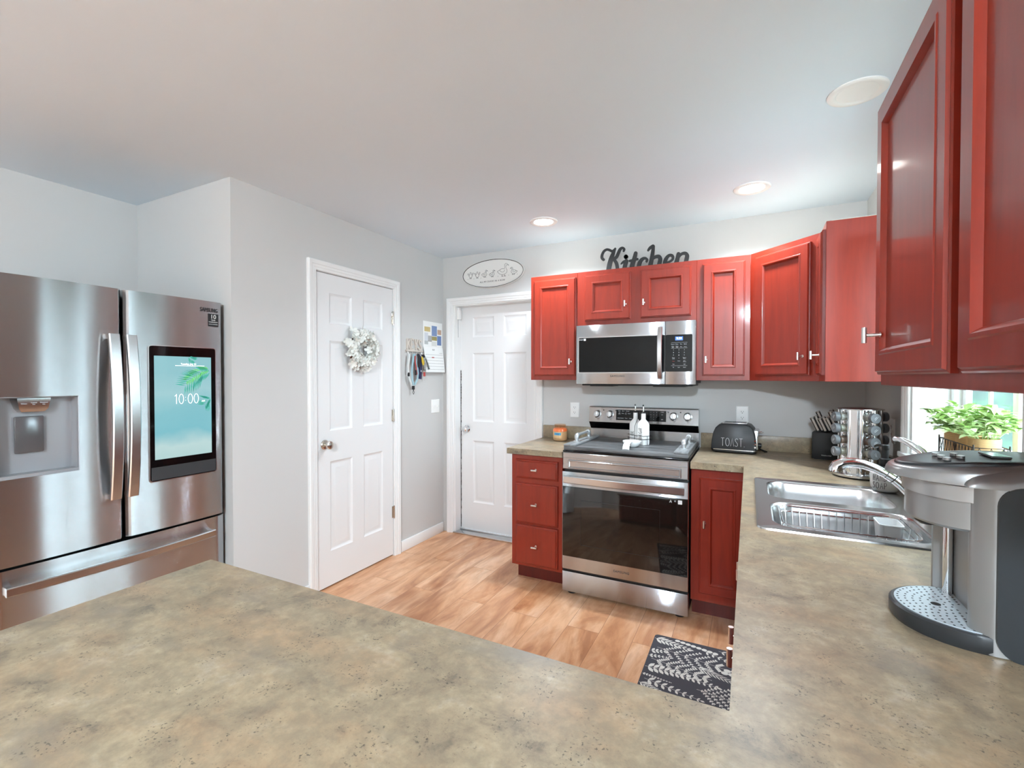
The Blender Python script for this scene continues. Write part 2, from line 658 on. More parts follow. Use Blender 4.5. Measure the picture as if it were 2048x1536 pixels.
def wall_with_hole(bm, axis, c0, c1, a0, a1, holes):
    """wall slab; axis 'x' runs along x (thickness c0..c1 in y), 'y' runs along y. holes: (a0,a1,z0,z1)"""
    as_ = sorted({a0, a1} | {h[0] for h in holes} | {h[1] for h in holes})
    zs = sorted({0, ZC} | {h[2] for h in holes} | {h[3] for h in holes})
    for i in range(len(as_) - 1):
        for j in range(len(zs) - 1):
            ca, cz = (as_[i] + as_[i + 1]) / 2, (zs[j] + zs[j + 1]) / 2
            if any(h[0] < ca < h[1] and h[2] < cz < h[3] for h in holes):
                continue
            if axis == 'x':
                box(bm, as_[i], as_[i + 1], c0, c1, zs[j], zs[j + 1])
            else:
                box(bm, c0, c1, as_[i], as_[i + 1], zs[j], zs[j + 1])
    bmesh.ops.remove_doubles(bm, verts=bm.verts[:], dist=1e-5)
    # drop the doubled inner faces
    seen = {}
    for f in list(bm.faces):
        k = tuple(sorted(v.index for v in f.verts))
        seen.setdefault(k, []).append(f)
    bm.verts.index_update()
    seen = {}
    for f in list(bm.faces):
        k = tuple(sorted(v.index for v in f.verts))
        seen.setdefault(k, []).append(f)
    kill = [f for fs in seen.values() if len(fs) > 1 for f in fs]
    bmesh.ops.delete(bm, geom=kill, context='FACES_ONLY')


DL = (2.083, 2.792)            # pantry door opening in the left wall (y)
bm = new(); wall_with_hole(bm, 'y', XL - 0.12, XL, YC, YB, [(DL[0] - 0.012, DL[1] + 0.012, 0, 2.058)])
struct(obj('wall_left', bm, M['wall']), 'light grey wall with the white pantry door')
bm = new(); box(bm, XA, XL - 0.12, YC, YC + 0.12, 0, ZC)
struct(obj('wall_niche', bm, M['wall']), 'short grey wall closing the refrigerator niche')
bm = new(); wall_with_hole(bm, 'y', XA - 0.12, XA, YR, YC + 0.12, [])
struct(obj('wall_west', bm, M['wall']), 'grey wall behind the refrigerator')
BD = (-2.33, -1.535)           # back door opening (x)
bm = new(); wall_with_hole(bm, 'x', YB, YB + 0.14, XL - 0.12, XR + 0.15, [(BD[0], BD[1], 0, 2.008)])
struct(obj('wall_back', bm, M['wall']), 'grey wall behind the range')
WN = (1.62, 2.565, 1.05, 2.10)    # sink window (y0,y1,z0,z1)
WS = (-2.9, -1.9, 0.4, 2.3)        # added dining window, unseen, lets sky light in
bm = new(); wall_with_hole(bm, 'y', XR, XR + 0.15, YR, YB, [WN, WS])
struct(obj('wall_right', bm, M['wall']), 'grey wall with the sink window')
bm = new(); wall_with_hole(bm, 'x', YR - 0.12, YR, XA - 0.12, XR + 0.15, [])
struct(obj('wall_rear', bm, M['wall']), 'plain grey wall closing the dining end behind the camera')


def baseboard(name, pts, label):
    bm = new()
    for (x0, x1, y0, y1) in pts:
        box(bm, x0, x1, y0, y1, 0, 0.085, 0.003)
    struct(obj(name, bm, M['white']), label)


baseboard('baseboard_left', [(XL, XL + 0.014, 2.872, YB - 0.02)], 'white baseboard under the light switch')
baseboard('baseboard_corner', [(XL, XL + 0.014, YC - 0.014, 2.026)], 'white baseboard left of the pantry door')
baseboard('baseboard_west', [(XA, XA + 0.014, YR, 0.46)], 'white baseboard along the dining wall')


def casing(name, label, loc, rotz, w, h, cw=0.064, mat_='white', bottom=False):
    """door or window casing round an opening w x h whose lower left corner is the origin, face at y=0 looking -y"""
    bm = new()
    prof = [(0.0, 0.0), (0.0, -0.010), (0.004, -0.013), (0.016, -0.013), (0.020, -0.016), (0.034, -0.016), (0.038, -0.020), (cw - 0.006, -0.022), (cw, -0.018), (cw, 0.0)]
    path = [(0, 0, -1, 0), (0, h, -1, 1), (w, h, 1, 1), (w, 0, 1, 0)]
    if bottom:
        path = [(0, 0, -1, -1), (0, h, -1, 1), (w, h, 1, 1), (w, 0, 1, -1)]
    rings = []
    for (x, z, dx, dz) in path:
        rings.append([(x + dx * a, y, z + dz * a) for a, y in prof])
    loft(bm, rings, caps=not bottom, closed=bottom)
    o = obj(name, bm, M[mat_], loc=loc, rotz=rotz)
    return struct(o, label)


# pantry door in the left wall
casing('trim_1', 'white casing round the pantry door', (XL, DL[0] - 0.006, 0), FACE_RIGHT, DL[1] - DL[0] + 0.012, 2.053)
d1 = empty_struct('door_1', (XL - 0.002, DL[0], 0.012), FACE_RIGHT, 'white six panel pantry door with a wreath')
W1, H1 = DL[1] - DL[0], 2.036
pz = [(0.225, 0.815), (1.015, 1.605), (1.715, 1.915)]
bm = new()
panel_slab(bm, W1, H1, 0.035, [(0.105, 0.30, a, b) for a, b in pz] + [(0.405, 0.60, a, b) for a, b in pz])
obj('slab', bm, M['door'], d1, smooth=30)
bm = new()      # jamb lining and the dark slit round the slab
box(bm, -0.012, -0.003, 0.0, 0.118, -0.012, 2.05); box(bm, W1 + 0.003, W1 + 0.012, 0.0, 0.118, -0.012, 2.05)
box(bm, -0.012, W1 + 0.012, 0.0, 0.118, 2.040, 2.046)
obj('jamb', bm, M['white'], d1)
bm = new(); box(bm, -0.003, W1 + 0.003, 0.04, 0.06, -0.011, 2.04)
obj('shadow_gap', bm, M['dark'], d1)


def knob_round(parent, x, z, m, y=-0.0):
    bm = new()
    lathe(bm, [(0.031, 0.0), (0.032, 0.004), (0.026, 0.010), (0.012, 0.012), (0.011, 0.026), (0.018, 0.030), (0.026, 0.038), (0.028, 0.046), (0.025, 0.054), (0.014, 0.059), (0.0, 0.060)],
          (x, y, z), 28, 'y')
    for v in bm.verts:
        v.co.y = y - (v.co.y - y)
    obj('knob', bm, m, parent)


knob_round(d1, 0.062, 0.93, M['nickel'])
for i, hz in enumerate((1.815, 1.073, 0.328)):
    bm = new()
    cyl(bm, (W1 + 0.004, -0.008, hz - 0.045), (W1 + 0.004, -0.008, hz + 0.045), 0.0065, seg=12)
    for k in (-0.047, 0.047):
        cyl(bm, (W1 + 0.004, -0.008, hz + k - 0.003), (W1 + 0.004, -0.008, hz + k + 0.003), 0.0045, seg=10)
    box(bm, W1 - 0.012, W1 + 0.014, -0.0035, 0.0, hz - 0.044, hz + 0.044)
    h = obj('hinge', bm, M['nickel'], d1)
    if i == 0:
        bm = new()
        tube(bm, [(W1 + 0.004, -0.008, hz + 0.05), (W1 - 0.012, -0.02, hz + 0.05), (W1 - 0.034, -0.03, hz + 0.046), (W1 - 0.036, -0.03, hz + 0.022)], 0.0032, 8)
        cyl(bm, (W1 - 0.036, -0.03, hz + 0.03), (W1 - 0.036, -0.03, hz + 0.014), 0.005, seg=10)
        obj('door_stop', bm, M['nickel'], h)

# back door beside the range
casing('trim_2', 'white casing round the back door', (BD[0], YB, 0), 0, BD[1] - BD[0], 2.008)
d2 = empty_struct('door_2', (BD[0], YB, 0), 0, 'white six panel back door set deep in its frame')
WB = BD[1] - BD[0]
bm = new()
panel_slab(bm, WB - 0.04, 1.98, 0.044, [(x0, x1, a, b) for x0, x1 in ((0.125, 0.34), (0.435, 0.65)) for a, b in ((0.245, 0.795), (0.965, 1.57), (1.71, 1.885))])
obj('slab', bm, M['door'], d2, loc=(0.02, 0.088, 0.02), smooth=30)
bm = new()
box(bm, 0.0001, 0.020, 0.0, 0.138, 0, 2.008); box(bm, WB - 0.020, WB - 0.0001, 0.0, 0.138, 0, 2.008); box(bm, 0.0201, WB - 0.0201, 0.0, 0.138, 2.000, 2.0079)
obj('jamb', bm, M['white'], d2)
bm = new()
random.seed(3)
for k in range(60):
    z = 0.03 + k * 0.0235
    w = 0.002 + random.random() * 0.004
    box(bm, 0.0195, 0.0195 + w, 0.082, 0.0879, z, z + 0.022)
obj('weatherstrip', bm, M['dark'], d2)
bm = new(); box(bm, 0.0005, WB - 0.0005, -0.02, 0.138, 0.0, 0.014, 0.003); box(bm, 0.02, WB - 0.02, 0.066, 0.084, 0.014, 0.022, 0.002)
obj('threshold', bm, M['steel_h'], d2)
knob_round(d2, 0.083, 0.917, M['chrome'], 0.088)

# sink window in the right wall: deep reveal, stool, frame, two sashes
casing('trim_3', 'white casing round the sink window', (XR, WN[1], WN[2]), FACE_LEFT, WN[1] - WN[0], WN[3] - WN[2], 0.062, bottom=False)
w1 = empty_struct('window_1', (XR, WN[1], WN[2]), FACE_LEFT, 'white framed window over the sink')
WW, WH = WN[1] - WN[0], WN[3] - WN[2]
bm = new()
box(bm, 0.0005, 0.012, 0.001, 0.149, 0, WH - 0.0005); box(bm, WW - 0.012, WW - 0.0005, 0.001, 0.149, 0, WH - 0.0005); box(bm, 0.012, WW - 0.012, 0.001, 0.149, WH - 0.012, WH - 0.0005)
obj('reveal', bm, M['white'], w1)
bm = new(); box(bm, -0.075, WW + 0.075, -0.03, -0.0005, -0.022, -0.0003, 0.003); box(bm, 0.0005, WW - 0.0005, -0.001, 0.149, 0.0003, 0.006)
obj('stool', bm, M['white'], w1)
bm = new()
box(bm, 0.012, 0.045, 0.125, 0.16, 0.006, WH - 0.012, 0.003); box(bm, WW - 0.045, WW - 0.012, 0.125, 0.16, 0.006, WH - 0.012, 0.003)
box(bm, 0.045, WW - 0.045, 0.125, 0.16, 0.006, 0.04, 0.003); box(bm, 0.045, WW - 0.045, 0.125, 0.16, WH - 0.045, WH - 0.012, 0.003)
obj('frame', bm, M['white'], w1)
for x0, x1, yy in ((0.045, WW / 2 + 0.02, 0.150), (WW / 2 - 0.02, WW - 0.045, 0.172)):
    bm = new()
    z0, z1 = 0.042, WH - 0.047
    box(bm, x0, x0 + 0.038, yy, yy + 0.02, z0, z1, 0.002); box(bm, x1 - 0.038, x1, yy, yy + 0.02, z0, z1, 0.002)
    box(bm, x0 + 0.038, x1 - 0.038, yy, yy + 0.02, z0, z0 + 0.04, 0.002); box(bm, x0 + 0.038, x1 - 0.038, yy, yy + 0.02, z1 - 0.04, z1, 0.002)
    xm = (x0 + x1) / 2
    box(bm, xm - 0.009, xm + 0.009, yy + 0.006, yy + 0.014, z0 + 0.04, z1 - 0.04); box(bm, x0 + 0.038, x1 - 0.038, yy + 0.006, yy + 0.014, (z0 + z1) / 2 - 0.009, (z0 + z1) / 2 + 0.009)
    s = obj('sash', bm, M['white'], w1)
    bm = new(); box(bm, x0 + 0.036, x1 - 0.036, yy + 0.0085, yy + 0.0115, z0 + 0.038, z1 - 0.038)
    obj('pane', bm, M['glass'], s)

# unseen window added behind the camera to bring in sky light
for name, lab, loc, rz, ww, wh in (
                                   ('added_window', 'unseen white framed window added at the dining end for light', (XR, WS[1], WS[2]), FACE_LEFT, WS[1] - WS[0], WS[3] - WS[2]),):
    w = empty_struct(name, loc, rz, lab)
    yo = 0.0 if rz == FACE_LEFT else -0.119
    bm = new()
    box(bm, 0.001, 0.05, 0.05 + yo, 0.11 + yo, 0.001, wh - 0.001); box(bm, ww - 0.05, ww - 0.001, 0.05 + yo, 0.11 + yo, 0.001, wh - 0.001)
    box(bm, 0.05, ww - 0.05, 0.05 + yo, 0.11 + yo, 0.001, 0.05); box(bm, 0.05, ww - 0.05, 0.05 + yo, 0.11 + yo, wh - 0.05, wh - 0.001)
    box(bm, ww / 2 - 0.03, ww / 2 + 0.03, 0.06 + yo, 0.10 + yo, 0.05, wh - 0.05); box(bm, 0.05, ww - 0.05, 0.06 + yo, 0.10 + yo, wh / 2 - 0.02, wh / 2 + 0.02)
    obj('frame', bm, M['white'], w)
    bm = new(); box(bm, 0.05, ww - 0.05, 0.078 + yo, 0.082 + yo, 0.05, wh - 0.05)
    obj('pane', bm, M['glass'], w)
casing('added_window_trim', 'white casing round the added dining window', (XR, WS[1], WS[2]), FACE_LEFT, WS[1] - WS[0], WS[3] - WS[2], bottom=True)

# outdoors: unseen ground made pale to bounce neutral light indoors, a dark fence-high hedge seen through the sink window
M['pale_ground'] = mat('pale_bounce_ground', srgb(170, 168, 160), 0.9)
q = N(M['pale_ground']); q.l(q.ramp(q.noise(q.coords((1, 1, 1)), 14, 5), [(0.3, srgb(158, 156, 148)), (0.7, srgb(184, 182, 174))]), q.b.inputs['Base Color'])
M['hedge'] = mat('hedge_leaves', srgb(30, 84, 62), 0.7)
q = N(M['hedge']); q.l(q.ramp(q.noise(q.coords((1, 1, 1)), 5, 5), [(0.35, srgb(8, 30, 27)), (0.55, srgb(16, 50, 38)), (0.72, srgb(40, 84, 52))]), q.b.inputs['Base Color'])
bm = new(); box(bm, 1.2, 16, 0.8, 18, -0.5, -0.35)
for v in bm.verts: pass
struct(obj('ground', bm, M['pale_ground']), 'unseen ground outside the window, made pale to bounce light in')
for k, (hx, hy, sx, sy, sz) in enumerate(((3.0, 7.6, 1.2, 1.1, 2.8), (5.9, 9.6, 1.4, 1.3, 3.2), (3.2, 11.2, 1.5, 1.2, 3.6), (7.5, 4.6, 0.9, 1.1, 1.6))):
    bm = new()
    bmesh.ops.create_icosphere(bm, subdivisions=4, radius=1.0)
    rnd = random.Random(20 + k)
    ph = [(Vector((rnd.uniform(-1, 1), rnd.uniform(-1, 1), rnd.uniform(-1, 1))) * 7, rnd.uniform(0, 6)) for _ in range(9)]
    for v in bm.verts:
        n = v.co.normalized()
        d = 1 + sum(0.05 * sin(n.dot(a) * 2 + b) for a, b in ph)
        v.co = Vector((n.x * sx * d, n.y * sy * d, max(n.z, -0.6) * sz * d))
    b = obj('garden_bush', bm, M['hedge'], loc=(hx, hy, sz * 0.62 - 0.36))
    tag(b, ('dark green bush seen through the sink window behind the plants', 'dark green bush farther right beyond the sink window',
            'tallest dark green bush farthest beyond the sink window', 'low green bush at the far right outside the sink window')[k], 'bush')


# ------------------------------------------------------------------ cabinets
def t_knob(parent, x, z, y=0.0, vertical=True, L=0.040):
    bm = new()
    cyl(bm, (x, y, z), (x, y - 0.030, z), 0.0042, seg=12)
    cyl(bm, (x, y, z), (x, y - 0.002, z), 0.007, seg=14)
    a, b = ((x, y - 0.034, z - L / 2), (x, y - 0.034, z + L / 2)) if vertical else ((x - L / 2, y - 0.034, z), (x + L / 2, y - 0.034, z))
    cyl(bm, a, b, 0.0062, seg=14)
    return obj('knob', bm, M['nickel_w'], parent)


def shaker_door(parent, x0, x1, z0, z1, knob=None, t=0.020, fw=0.056, name='door'):
    """frame-and-panel cherry door; face looks -y, back on y=0"""
    bm = new()
    w, h = x1 - x0, z1 - z0
    rings_rect(bm, w, h, [(0, 0), (0, -t + 0.009), (0.003, -t + 0.006), (0.006, -t + 0.006), (0.009, -t), (fw - 0.006, -t), (fw - 0.003, -t - 0.002), (fw + 0.003, -t - 0.002), (fw + 0.008, -t + 0.003), (fw + 0.012, -t + 0.010)], x0, z0, back=True)
    o = obj(name, bm, M['cherry'], parent, smooth=20)
    if knob:
        t_knob(o, knob[0], knob[1], -t)
    return o


def flat_drawer(parent, x0, x1, z0, z1, t=0.020):
    bm = new()
    rings_rect(bm, x1 - x0, z1 - z0, [(0, 0), (0, -t + 0.010), (0.004, -t + 0.006), (0.008, -t + 0.005), (0.013, -t)], x0, z0, back=True)
    o = obj('drawer', bm, M['cherry'], parent, smooth=20)
    t_knob(o, (x0 + x1) / 2, (z0 + z1) / 2 + 0.002, -t, vertical=False)
    return o


def upper(label, loc, rotz, w, h, d, doors):
    c = thing('wall_cabinet', label, 'cabinet', loc, rotz)
    bm = new()
    box(bm, 0.0004, w - 0.0004, 0.0, d, 0, h, 0.0015, 1)
    obj('carcass', bm, M['cherry'], c)
    bm = new(); box(bm, 0.019, w - 0.0008, 0.02, d - 0.001, h - 0.001, h + 0.0006)  # unseen pale board, added so cabinet tops bounce no red onto the ceiling
    obj('added_top_panel', bm, M['pale_bounce_board'], c, label='unseen pale top board added against red bounce light')
    for x0, x1, z0, z1, kn in doors:
        shaker_door(c, x0, x1, z0, z1, kn)
    return c


UB, UT = 1.358, 2.113
UH = UT - UB
upper('narrow single door red cherry wall cabinet left of the microwave', (-1.44, 3.155, UB), 0, 0.36, UH, 0.304, [(0.029, 0.35, 0.03, 0.722, (0.317, 0.130))])
upper('short two door red cherry wall cabinet above the microwave', (-1.08, 3.155, 1.732), 0, 0.783, UT - 1.732, 0.304,
      [(0.056, 0.372, 0.036, 0.350, (0.342, 0.134)), (0.438, 0.752, 0.036, 0.350, (0.463, 0.135))])
upper('narrow single door red cherry wall cabinet right of the microwave', (-0.297, 3.155, UB), 0, 0.302, UH, 0.304, [(0.035, 0.273, 0.029, 0.722, (0.058, 0.129))])
# diagonal corner cabinet
c = thing('corner_wall_cabinet', 'angled red cherry corner wall cabinet above the knife block', 'cabinet', (0.005, 3.155, UB), R(-45))
bm = new()
rm = Matrix.Rotation(R(45), 3, 'Z')
pl = [(0.0004, 0.3046), (0.0004, 0), (0.3146, -0.3146), (0.6165, -0.3146), (0.6165, 0.3046)]
pl = [(rm @ Vector((a, b, 0))) for a, b in pl]
prism(bm, [(p.x, p.y) for p in pl], 0, UH)
obj('carcass', bm, M['cherry'], c)
bm = new(); prism(bm, [(0.31 + (p.x - 0.31) * 0.93, 0.05 + (p.y - 0.05) * 0.93) for p in pl], UH - 0.001, UH + 0.0006)  # same added pale board against red bounce, cut to the corner
obj('added_top_panel', bm, M['pale_bounce_board'], c, label='unseen pale top board added against red bounce light')
shaker_door(c, 0.046, 0.398, 0.03, 0.722, (0.366, 0.131))
upper('very narrow red cherry wall cabinet between the corner cabinet and the window', (0.32, 2.8395, UB), FACE_LEFT, 0.197, UH, 0.3015, [(0.012, 0.178, 0.03, 0.722, (0.148, 0.128))])
upper('large two door red cherry wall cabinet nearest the camera above the coffee maker', (0.318, 1.58, UB), FACE_LEFT, 1.13, UH, 0.280,
      [(0.026, 0.526, 0.028, 0.728, (0.092, 0.129)), (0.578, 1.078, 0.028, 0.728, (1.01, 0.129))])


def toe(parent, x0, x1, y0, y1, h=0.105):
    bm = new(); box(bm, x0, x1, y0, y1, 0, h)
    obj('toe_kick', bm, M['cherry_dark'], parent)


# three drawer base left of the range
c = thing('drawer_base_cabinet', 'red cherry base cabinet with three drawers left of the range', 'cabinet', (-1.44, 2.845, 0), 0)
bm = new(); box(bm, 0, 0.366, 0, 0.612, 0.105, 0.861, 0.0015, 1)
obj('carcass', bm, M['cherry'], c)
for z0, z1 in ((0.700, 0.826), (0.398, 0.667), (0.122, 0.386)):
    flat_drawer(c, 0.034, 0.338, z0, z1)
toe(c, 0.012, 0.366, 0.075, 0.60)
# single door base right of the range
c = thing('base_cabinet', 'red cherry base cabinet with one framed door right of the range', 'cabinet', (-0.292, 2.845, 0), 0)
bm = new(); box(bm, 0, 0.3105, 0, 0.612, 0.105, 0.861, 0.0015, 1)
obj('carcass', bm, M['cherry'], c)
shaker_door(c, 0.045, 0.283, 0.155, 0.812, (0.074, 0.558))
toe(c, 0, 0.3105, 0.075, 0.60)
# sink base, its face looks left; only its knobs peep past the worktop edge
c = thing('sink_base_cabinet', 'red cherry sink base cabinet under the worktop facing the range', 'cabinet', (0.0195, 2.843, 0), FACE_LEFT)
bm = new(); box(bm, 0, 1.22, 0, 0.60, 0.105, 0.70, 0.0015, 1); box(bm, 0.0, 1.22, 0.0, 0.02, 0.70, 0.861); box(bm, 0, 0.02, 0.02, 0.6, 0.70, 0.861); box(bm, 1.20, 1.22, 0.02, 0.6, 0.70, 0.861)
obj('carcass', bm, M['cherry'], c)
shaker_door(c, 0.34, 0.762, 0.125, 0.66, (0.735, 0.604))
shaker_door(c, 0.792, 1.19, 0.125, 0.66, (0.819, 0.604))
for x0, x1 in ((0.34, 0.762), (0.792, 1.19)):
    bm = new(); rings_rect(bm, x1 - x0, 0.126, [(0, 0), (0, -0.010), (0.008, -0.015), (0.013, -0.02)], x0, 0.70, back=True)
    obj('false_front', bm, M['cherry'], c, smooth=20)
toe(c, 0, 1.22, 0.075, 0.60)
# base under the coffee maker and the peninsula
c = thing('base_cabinet', 'red cherry base cabinet hidden under the worktop by the coffee maker', 'cabinet', (0.0195, 1.6225, 0), FACE_LEFT)
bm = new(); box(bm, 0, 0.88, 0, 0.60, 0.105, 0.861, 0.0015, 1)
obj('carcass', bm, M['cherry'], c)
shaker_door(c, 0.03, 0.425, 0.125, 0.82, (0.39, 0.76)); shaker_door(c, 0.455, 0.85, 0.125, 0.82, (0.49, 0.76))
toe(c, 0, 0.88, 0.075, 0.60)
c = thing('peninsula_base_cabinet', 'red cherry base cabinet carrying the peninsula worktop in front', 'cabinet', (0.018, 0.7, 0), R(180))
bm = new(); box(bm, 0, 1.24, 0, 0.57, 0.105, 0.861, 0.0015, 1)
obj('carcass', bm, M['cherry'], c)
for k in range(3):
    shaker_door(c, 0.03 + k * 0.405, 0.40 + k * 0.405, 0.125, 0.82, (0.37 + k * 0.405, 0.76))
toe(c, 0, 1.24, 0.06, 0.57)


# ------------------------------------------------------------------ worktops
def grid_slab(bm, xs, ys, solid, z0, z1):
    nx, ny = len(xs) - 1, len(ys) - 1
    V = {}

    def v(i, j, z):
        k = (i, j, z)
        if k not in V:
            V[k] = bm.verts.new((xs[i], ys[j], z))
        return V[k]
    S = lambda i, j: 0 <= i < nx and 0 <= j < ny and solid(i, j)
    for i in range(nx):
        for j in range(ny):
            if not S(i, j):
                continue
            bm.faces.new((v(i, j, z1), v(i + 1, j, z1), v(i + 1, j + 1, z1), v(i, j + 1, z1)))
            bm.faces.new((v(i, j + 1, z0), v(i + 1, j + 1, z0), v(i + 1, j, z0), v(i, j, z0)))
            for di, dj, a, b in ((-1, 0, (i, j + 1), (i, j)), (1, 0, (i + 1, j), (i + 1, j + 1)), (0, -1, (i, j), (i + 1, j)), (0, 1, (i + 1, j + 1), (i, j + 1))):
                if not S(i + di, j + dj):
                    bm.faces.new((v(*a, z0), v(*b, z0), v(*b, z1), v(*a, z1)))


CT = 0.90
bm = new()
xs = [-1.26, -0.292, -0.022, 0.036, 0.572, XR - 0.0005]
ys = [0.06, 0.735, 1.677, 2.488, 2.808, YB - 0.0005]


def solid(i, j):
    x, y = (xs[i] + xs[i + 1]) / 2, (ys[j] + ys[j + 1]) / 2
    if y < 0.735:
        return True
    if x < -0.292 or (x < -0.022 and y < 2.808):
        return False
    return not (0.036 < x < 0.572 and 1.677 < y < 2.488)


grid_slab(bm, xs, ys, solid, 0.862, CT)
ct = obj('worktop', bm, M['counter'], smooth=0)
tag(ct, 'mottled tan laminate worktop running from the range past the sink to the peninsula', 'worktop')
bm = new()
box(bm, -0.292, XR - 0.021, YB - 0.02, YB - 0.0005, CT, CT + 0.098, 0.002)
box(bm, XR - 0.02, XR - 0.0005, 0.3, YB - 0.02, CT, CT + 0.098, 0.002)
obj('backsplash', bm, M['counter'], ct)
bm = new(); box(bm, -1.462, -1.0625, 2.808, YB - 0.0005, 0.862, CT, 0.0015, 1)
c2 = obj('worktop', bm, M['counter'], smooth=0)
tag(c2, 'short mottled tan laminate worktop with a candle left of the range', 'worktop')
bm = new(); box(bm, -1.462, -1.0625, YB - 0.02, YB - 0.0005, CT, CT + 0.098, 0.002)
obj('backsplash', bm, M['counter'], c2)

# ------------------------------------------------------------------ refrigerator (front looks right, local x runs along the room's depth)
M['fridge_side'] = mat('fridge_side_grey', srgb(92, 92, 93), 0.45)
M['recess'] = mat('dispenser_grey', srgb(158, 159, 162), 0.4, 0.35)
M['paddle'] = mat('dispenser_paddle', srgb(110, 111, 113), 0.2, 0.5)
M['screen'] = mat('lit_screen', srgb(20, 20, 20), 0.12, coat=0.3)
q = N(M['screen'])
v = q.coords((1, 1, 1))
sp = q.n('ShaderNodeSeparateXYZ'); q.l(v, sp.inputs[0])
mr = q.n('ShaderNodeMapRange'); mr.inputs['From Min'].default_value = 0.99; mr.inputs['From Max'].default_value = 1.48
ad = q.n('ShaderNodeMath', operation='MULTIPLY_ADD'); q.l(q.noise(v, 5, 3), ad.inputs[0]); ad.inputs[1].default_value = 0.16; q.l(sp.outputs[2], ad.inputs[2])
q.l(ad.outputs[0], mr.inputs['Value'])
q.l(q.ramp(mr.outputs[0], [(0.0, srgb(176, 214, 214)), (0.28, srgb(196, 226, 226)), (0.42, srgb(132, 200, 212)), (0.62, srgb(140, 203, 213)), (0.8, srgb(168, 214, 220)), (1.0, srgb(150, 206, 214))]), q.b.inputs['Emission Color'])
q.b.inputs['Emission Strength'].default_value = 0.46
M['screenwhite'] = mat('lit_digits', srgb(250, 250, 250), 0.4, emit=(1, 1, 1, 1), estr=0.9)
M['palm'] = mat('lit_palm', srgb(60, 140, 120), 0.4, emit=srgb(64, 150, 140), estr=0.34)
M['palm2'] = mat('lit_palm_bright', srgb(90, 170, 90), 0.4, emit=srgb(92, 168, 104), estr=0.38)

fr = thing('refrigerator', 'stainless french door refrigerator with a lit screen in the niche', 'refrigerator', (-2.47, 0.64, 0), FACE_RIGHT)
FW = 0.881
bm = new(); box(bm, 0.004, FW - 0.004, 0.085, 0.84, 0.03, 1.755, 0.004)
obj('cabinet_body', bm, M['fridge_side'], fr)
bm = new(); box(bm, 0.02, FW - 0.02, 0.095, 0.16, 0.0, 0.05)
obj('kick_plate', bm, M['black'], fr)
for x in (0.05, FW - 0.05):
    bm = new(); cyl(bm, (x, 0.7, 0), (x, 0.7, 0.04), 0.02)
    obj('foot', bm, M['black'], fr)


def door_plan(x0, x1, bulge=0.010, t=0.072, r=0.016, xa=None, xb=None):
    """plan outline of a softly curved door front, cut to xa..xb"""
    xa = x0 if xa is None else xa
    xb = x1 if xb is None else xb
    pts = []
    n = 30
    for k in range(n + 1):
        x = xa + (xb - xa) * k / n
        u = (x - x0) / (x1 - x0)
        y = bulge * (2 * u - 1) ** 2
        e = min(x - x0, x1 - x)
        if e < r:
            y += r - math.sqrt(max(r * r - (r - e) ** 2, 0))
        pts.append((x, y))
    return pts + [(xb, t), (xa, t)]


XM = 0.439
dl = None
z0, z1 = 0.663, 1.768
rx0, rx1, rz0, rz1 = 0.032, 0.277, 0.994, 1.303
bm = new()
prism(bm, door_plan(0, XM - 0.005), z0, rz0)
prism(bm, door_plan(0, XM - 0.005), rz1, z1)
prism(bm, door_plan(0, XM - 0.005, xa=0, xb=rx0), rz0, rz1)
prism(bm, door_plan(0, XM - 0.005, xa=rx1, xb=XM - 0.005), rz0, rz1)
dl = obj('door', bm, M['steel'], fr, label='stainless left door with the water dispenser', smooth=30)
bm = new()   # dispenser alcove: open box
box(bm, rx0, rx1, 0.060, 0.071, rz0, rz1); box(bm, rx0, rx1, 0.006, 0.06, rz0, rz0 + 0.012); box(bm, rx0, rx1, 0.012, 0.06, rz1 - 0.004, rz1)
box(bm, rx0, rx0 + 0.004, 0.012, 0.06, rz0, rz1); box(bm, rx1 - 0.004, rx1, 0.012, 0.06, rz0, rz1)
tube(bm, [(rx0, 0.006, rz0), (rx1, 0.004, rz0), (rx1, 0.004, rz1), (rx0, 0.006, rz1)], 0.0025, 6, closed=True)
dp = obj('dispenser', bm, M['recess'], dl)
bm = new()
loft(bm, [[(0.108, 0.050, 1.244), (0.114, 0.032, 1.244), (0.182, 0.032, 1.244), (0.188, 0.050, 1.244)], [(0.098, 0.050, 1.257), (0.106, 0.024, 1.257), (0.190, 0.024, 1.257), (0.198, 0.050, 1.257)],
          [(0.088, 0.050, 1.290), (0.100, 0.020, 1.290), (0.196, 0.020, 1.290), (0.208, 0.050, 1.290)], [(0.088, 0.050, 1.297), (0.100, 0.020, 1.297), (0.196, 0.020, 1.297), (0.208, 0.050, 1.297)]])
obj('nozzle', bm, M['steel_h'], dp)
bm = new(); box(bm, 0.098, 0.184, 0.046, 0.054, 1.083, 1.226, 0.004)
obj('paddle', bm, M['paddle'], dp)
bm = new()
for k, x in enumerate((0.119, 0.147, 0.176)):
    font_text(bm, ('Water', 'Cubed\nIce', 'Crushed\nIce')[k], 0.0066, T((x, 0.0212, 1.276)) @ Matrix.Rotation(0.12, 4, 'X'), 0.0003)
obj('lettering', bm, M['paleprint'], dp, smooth=0)

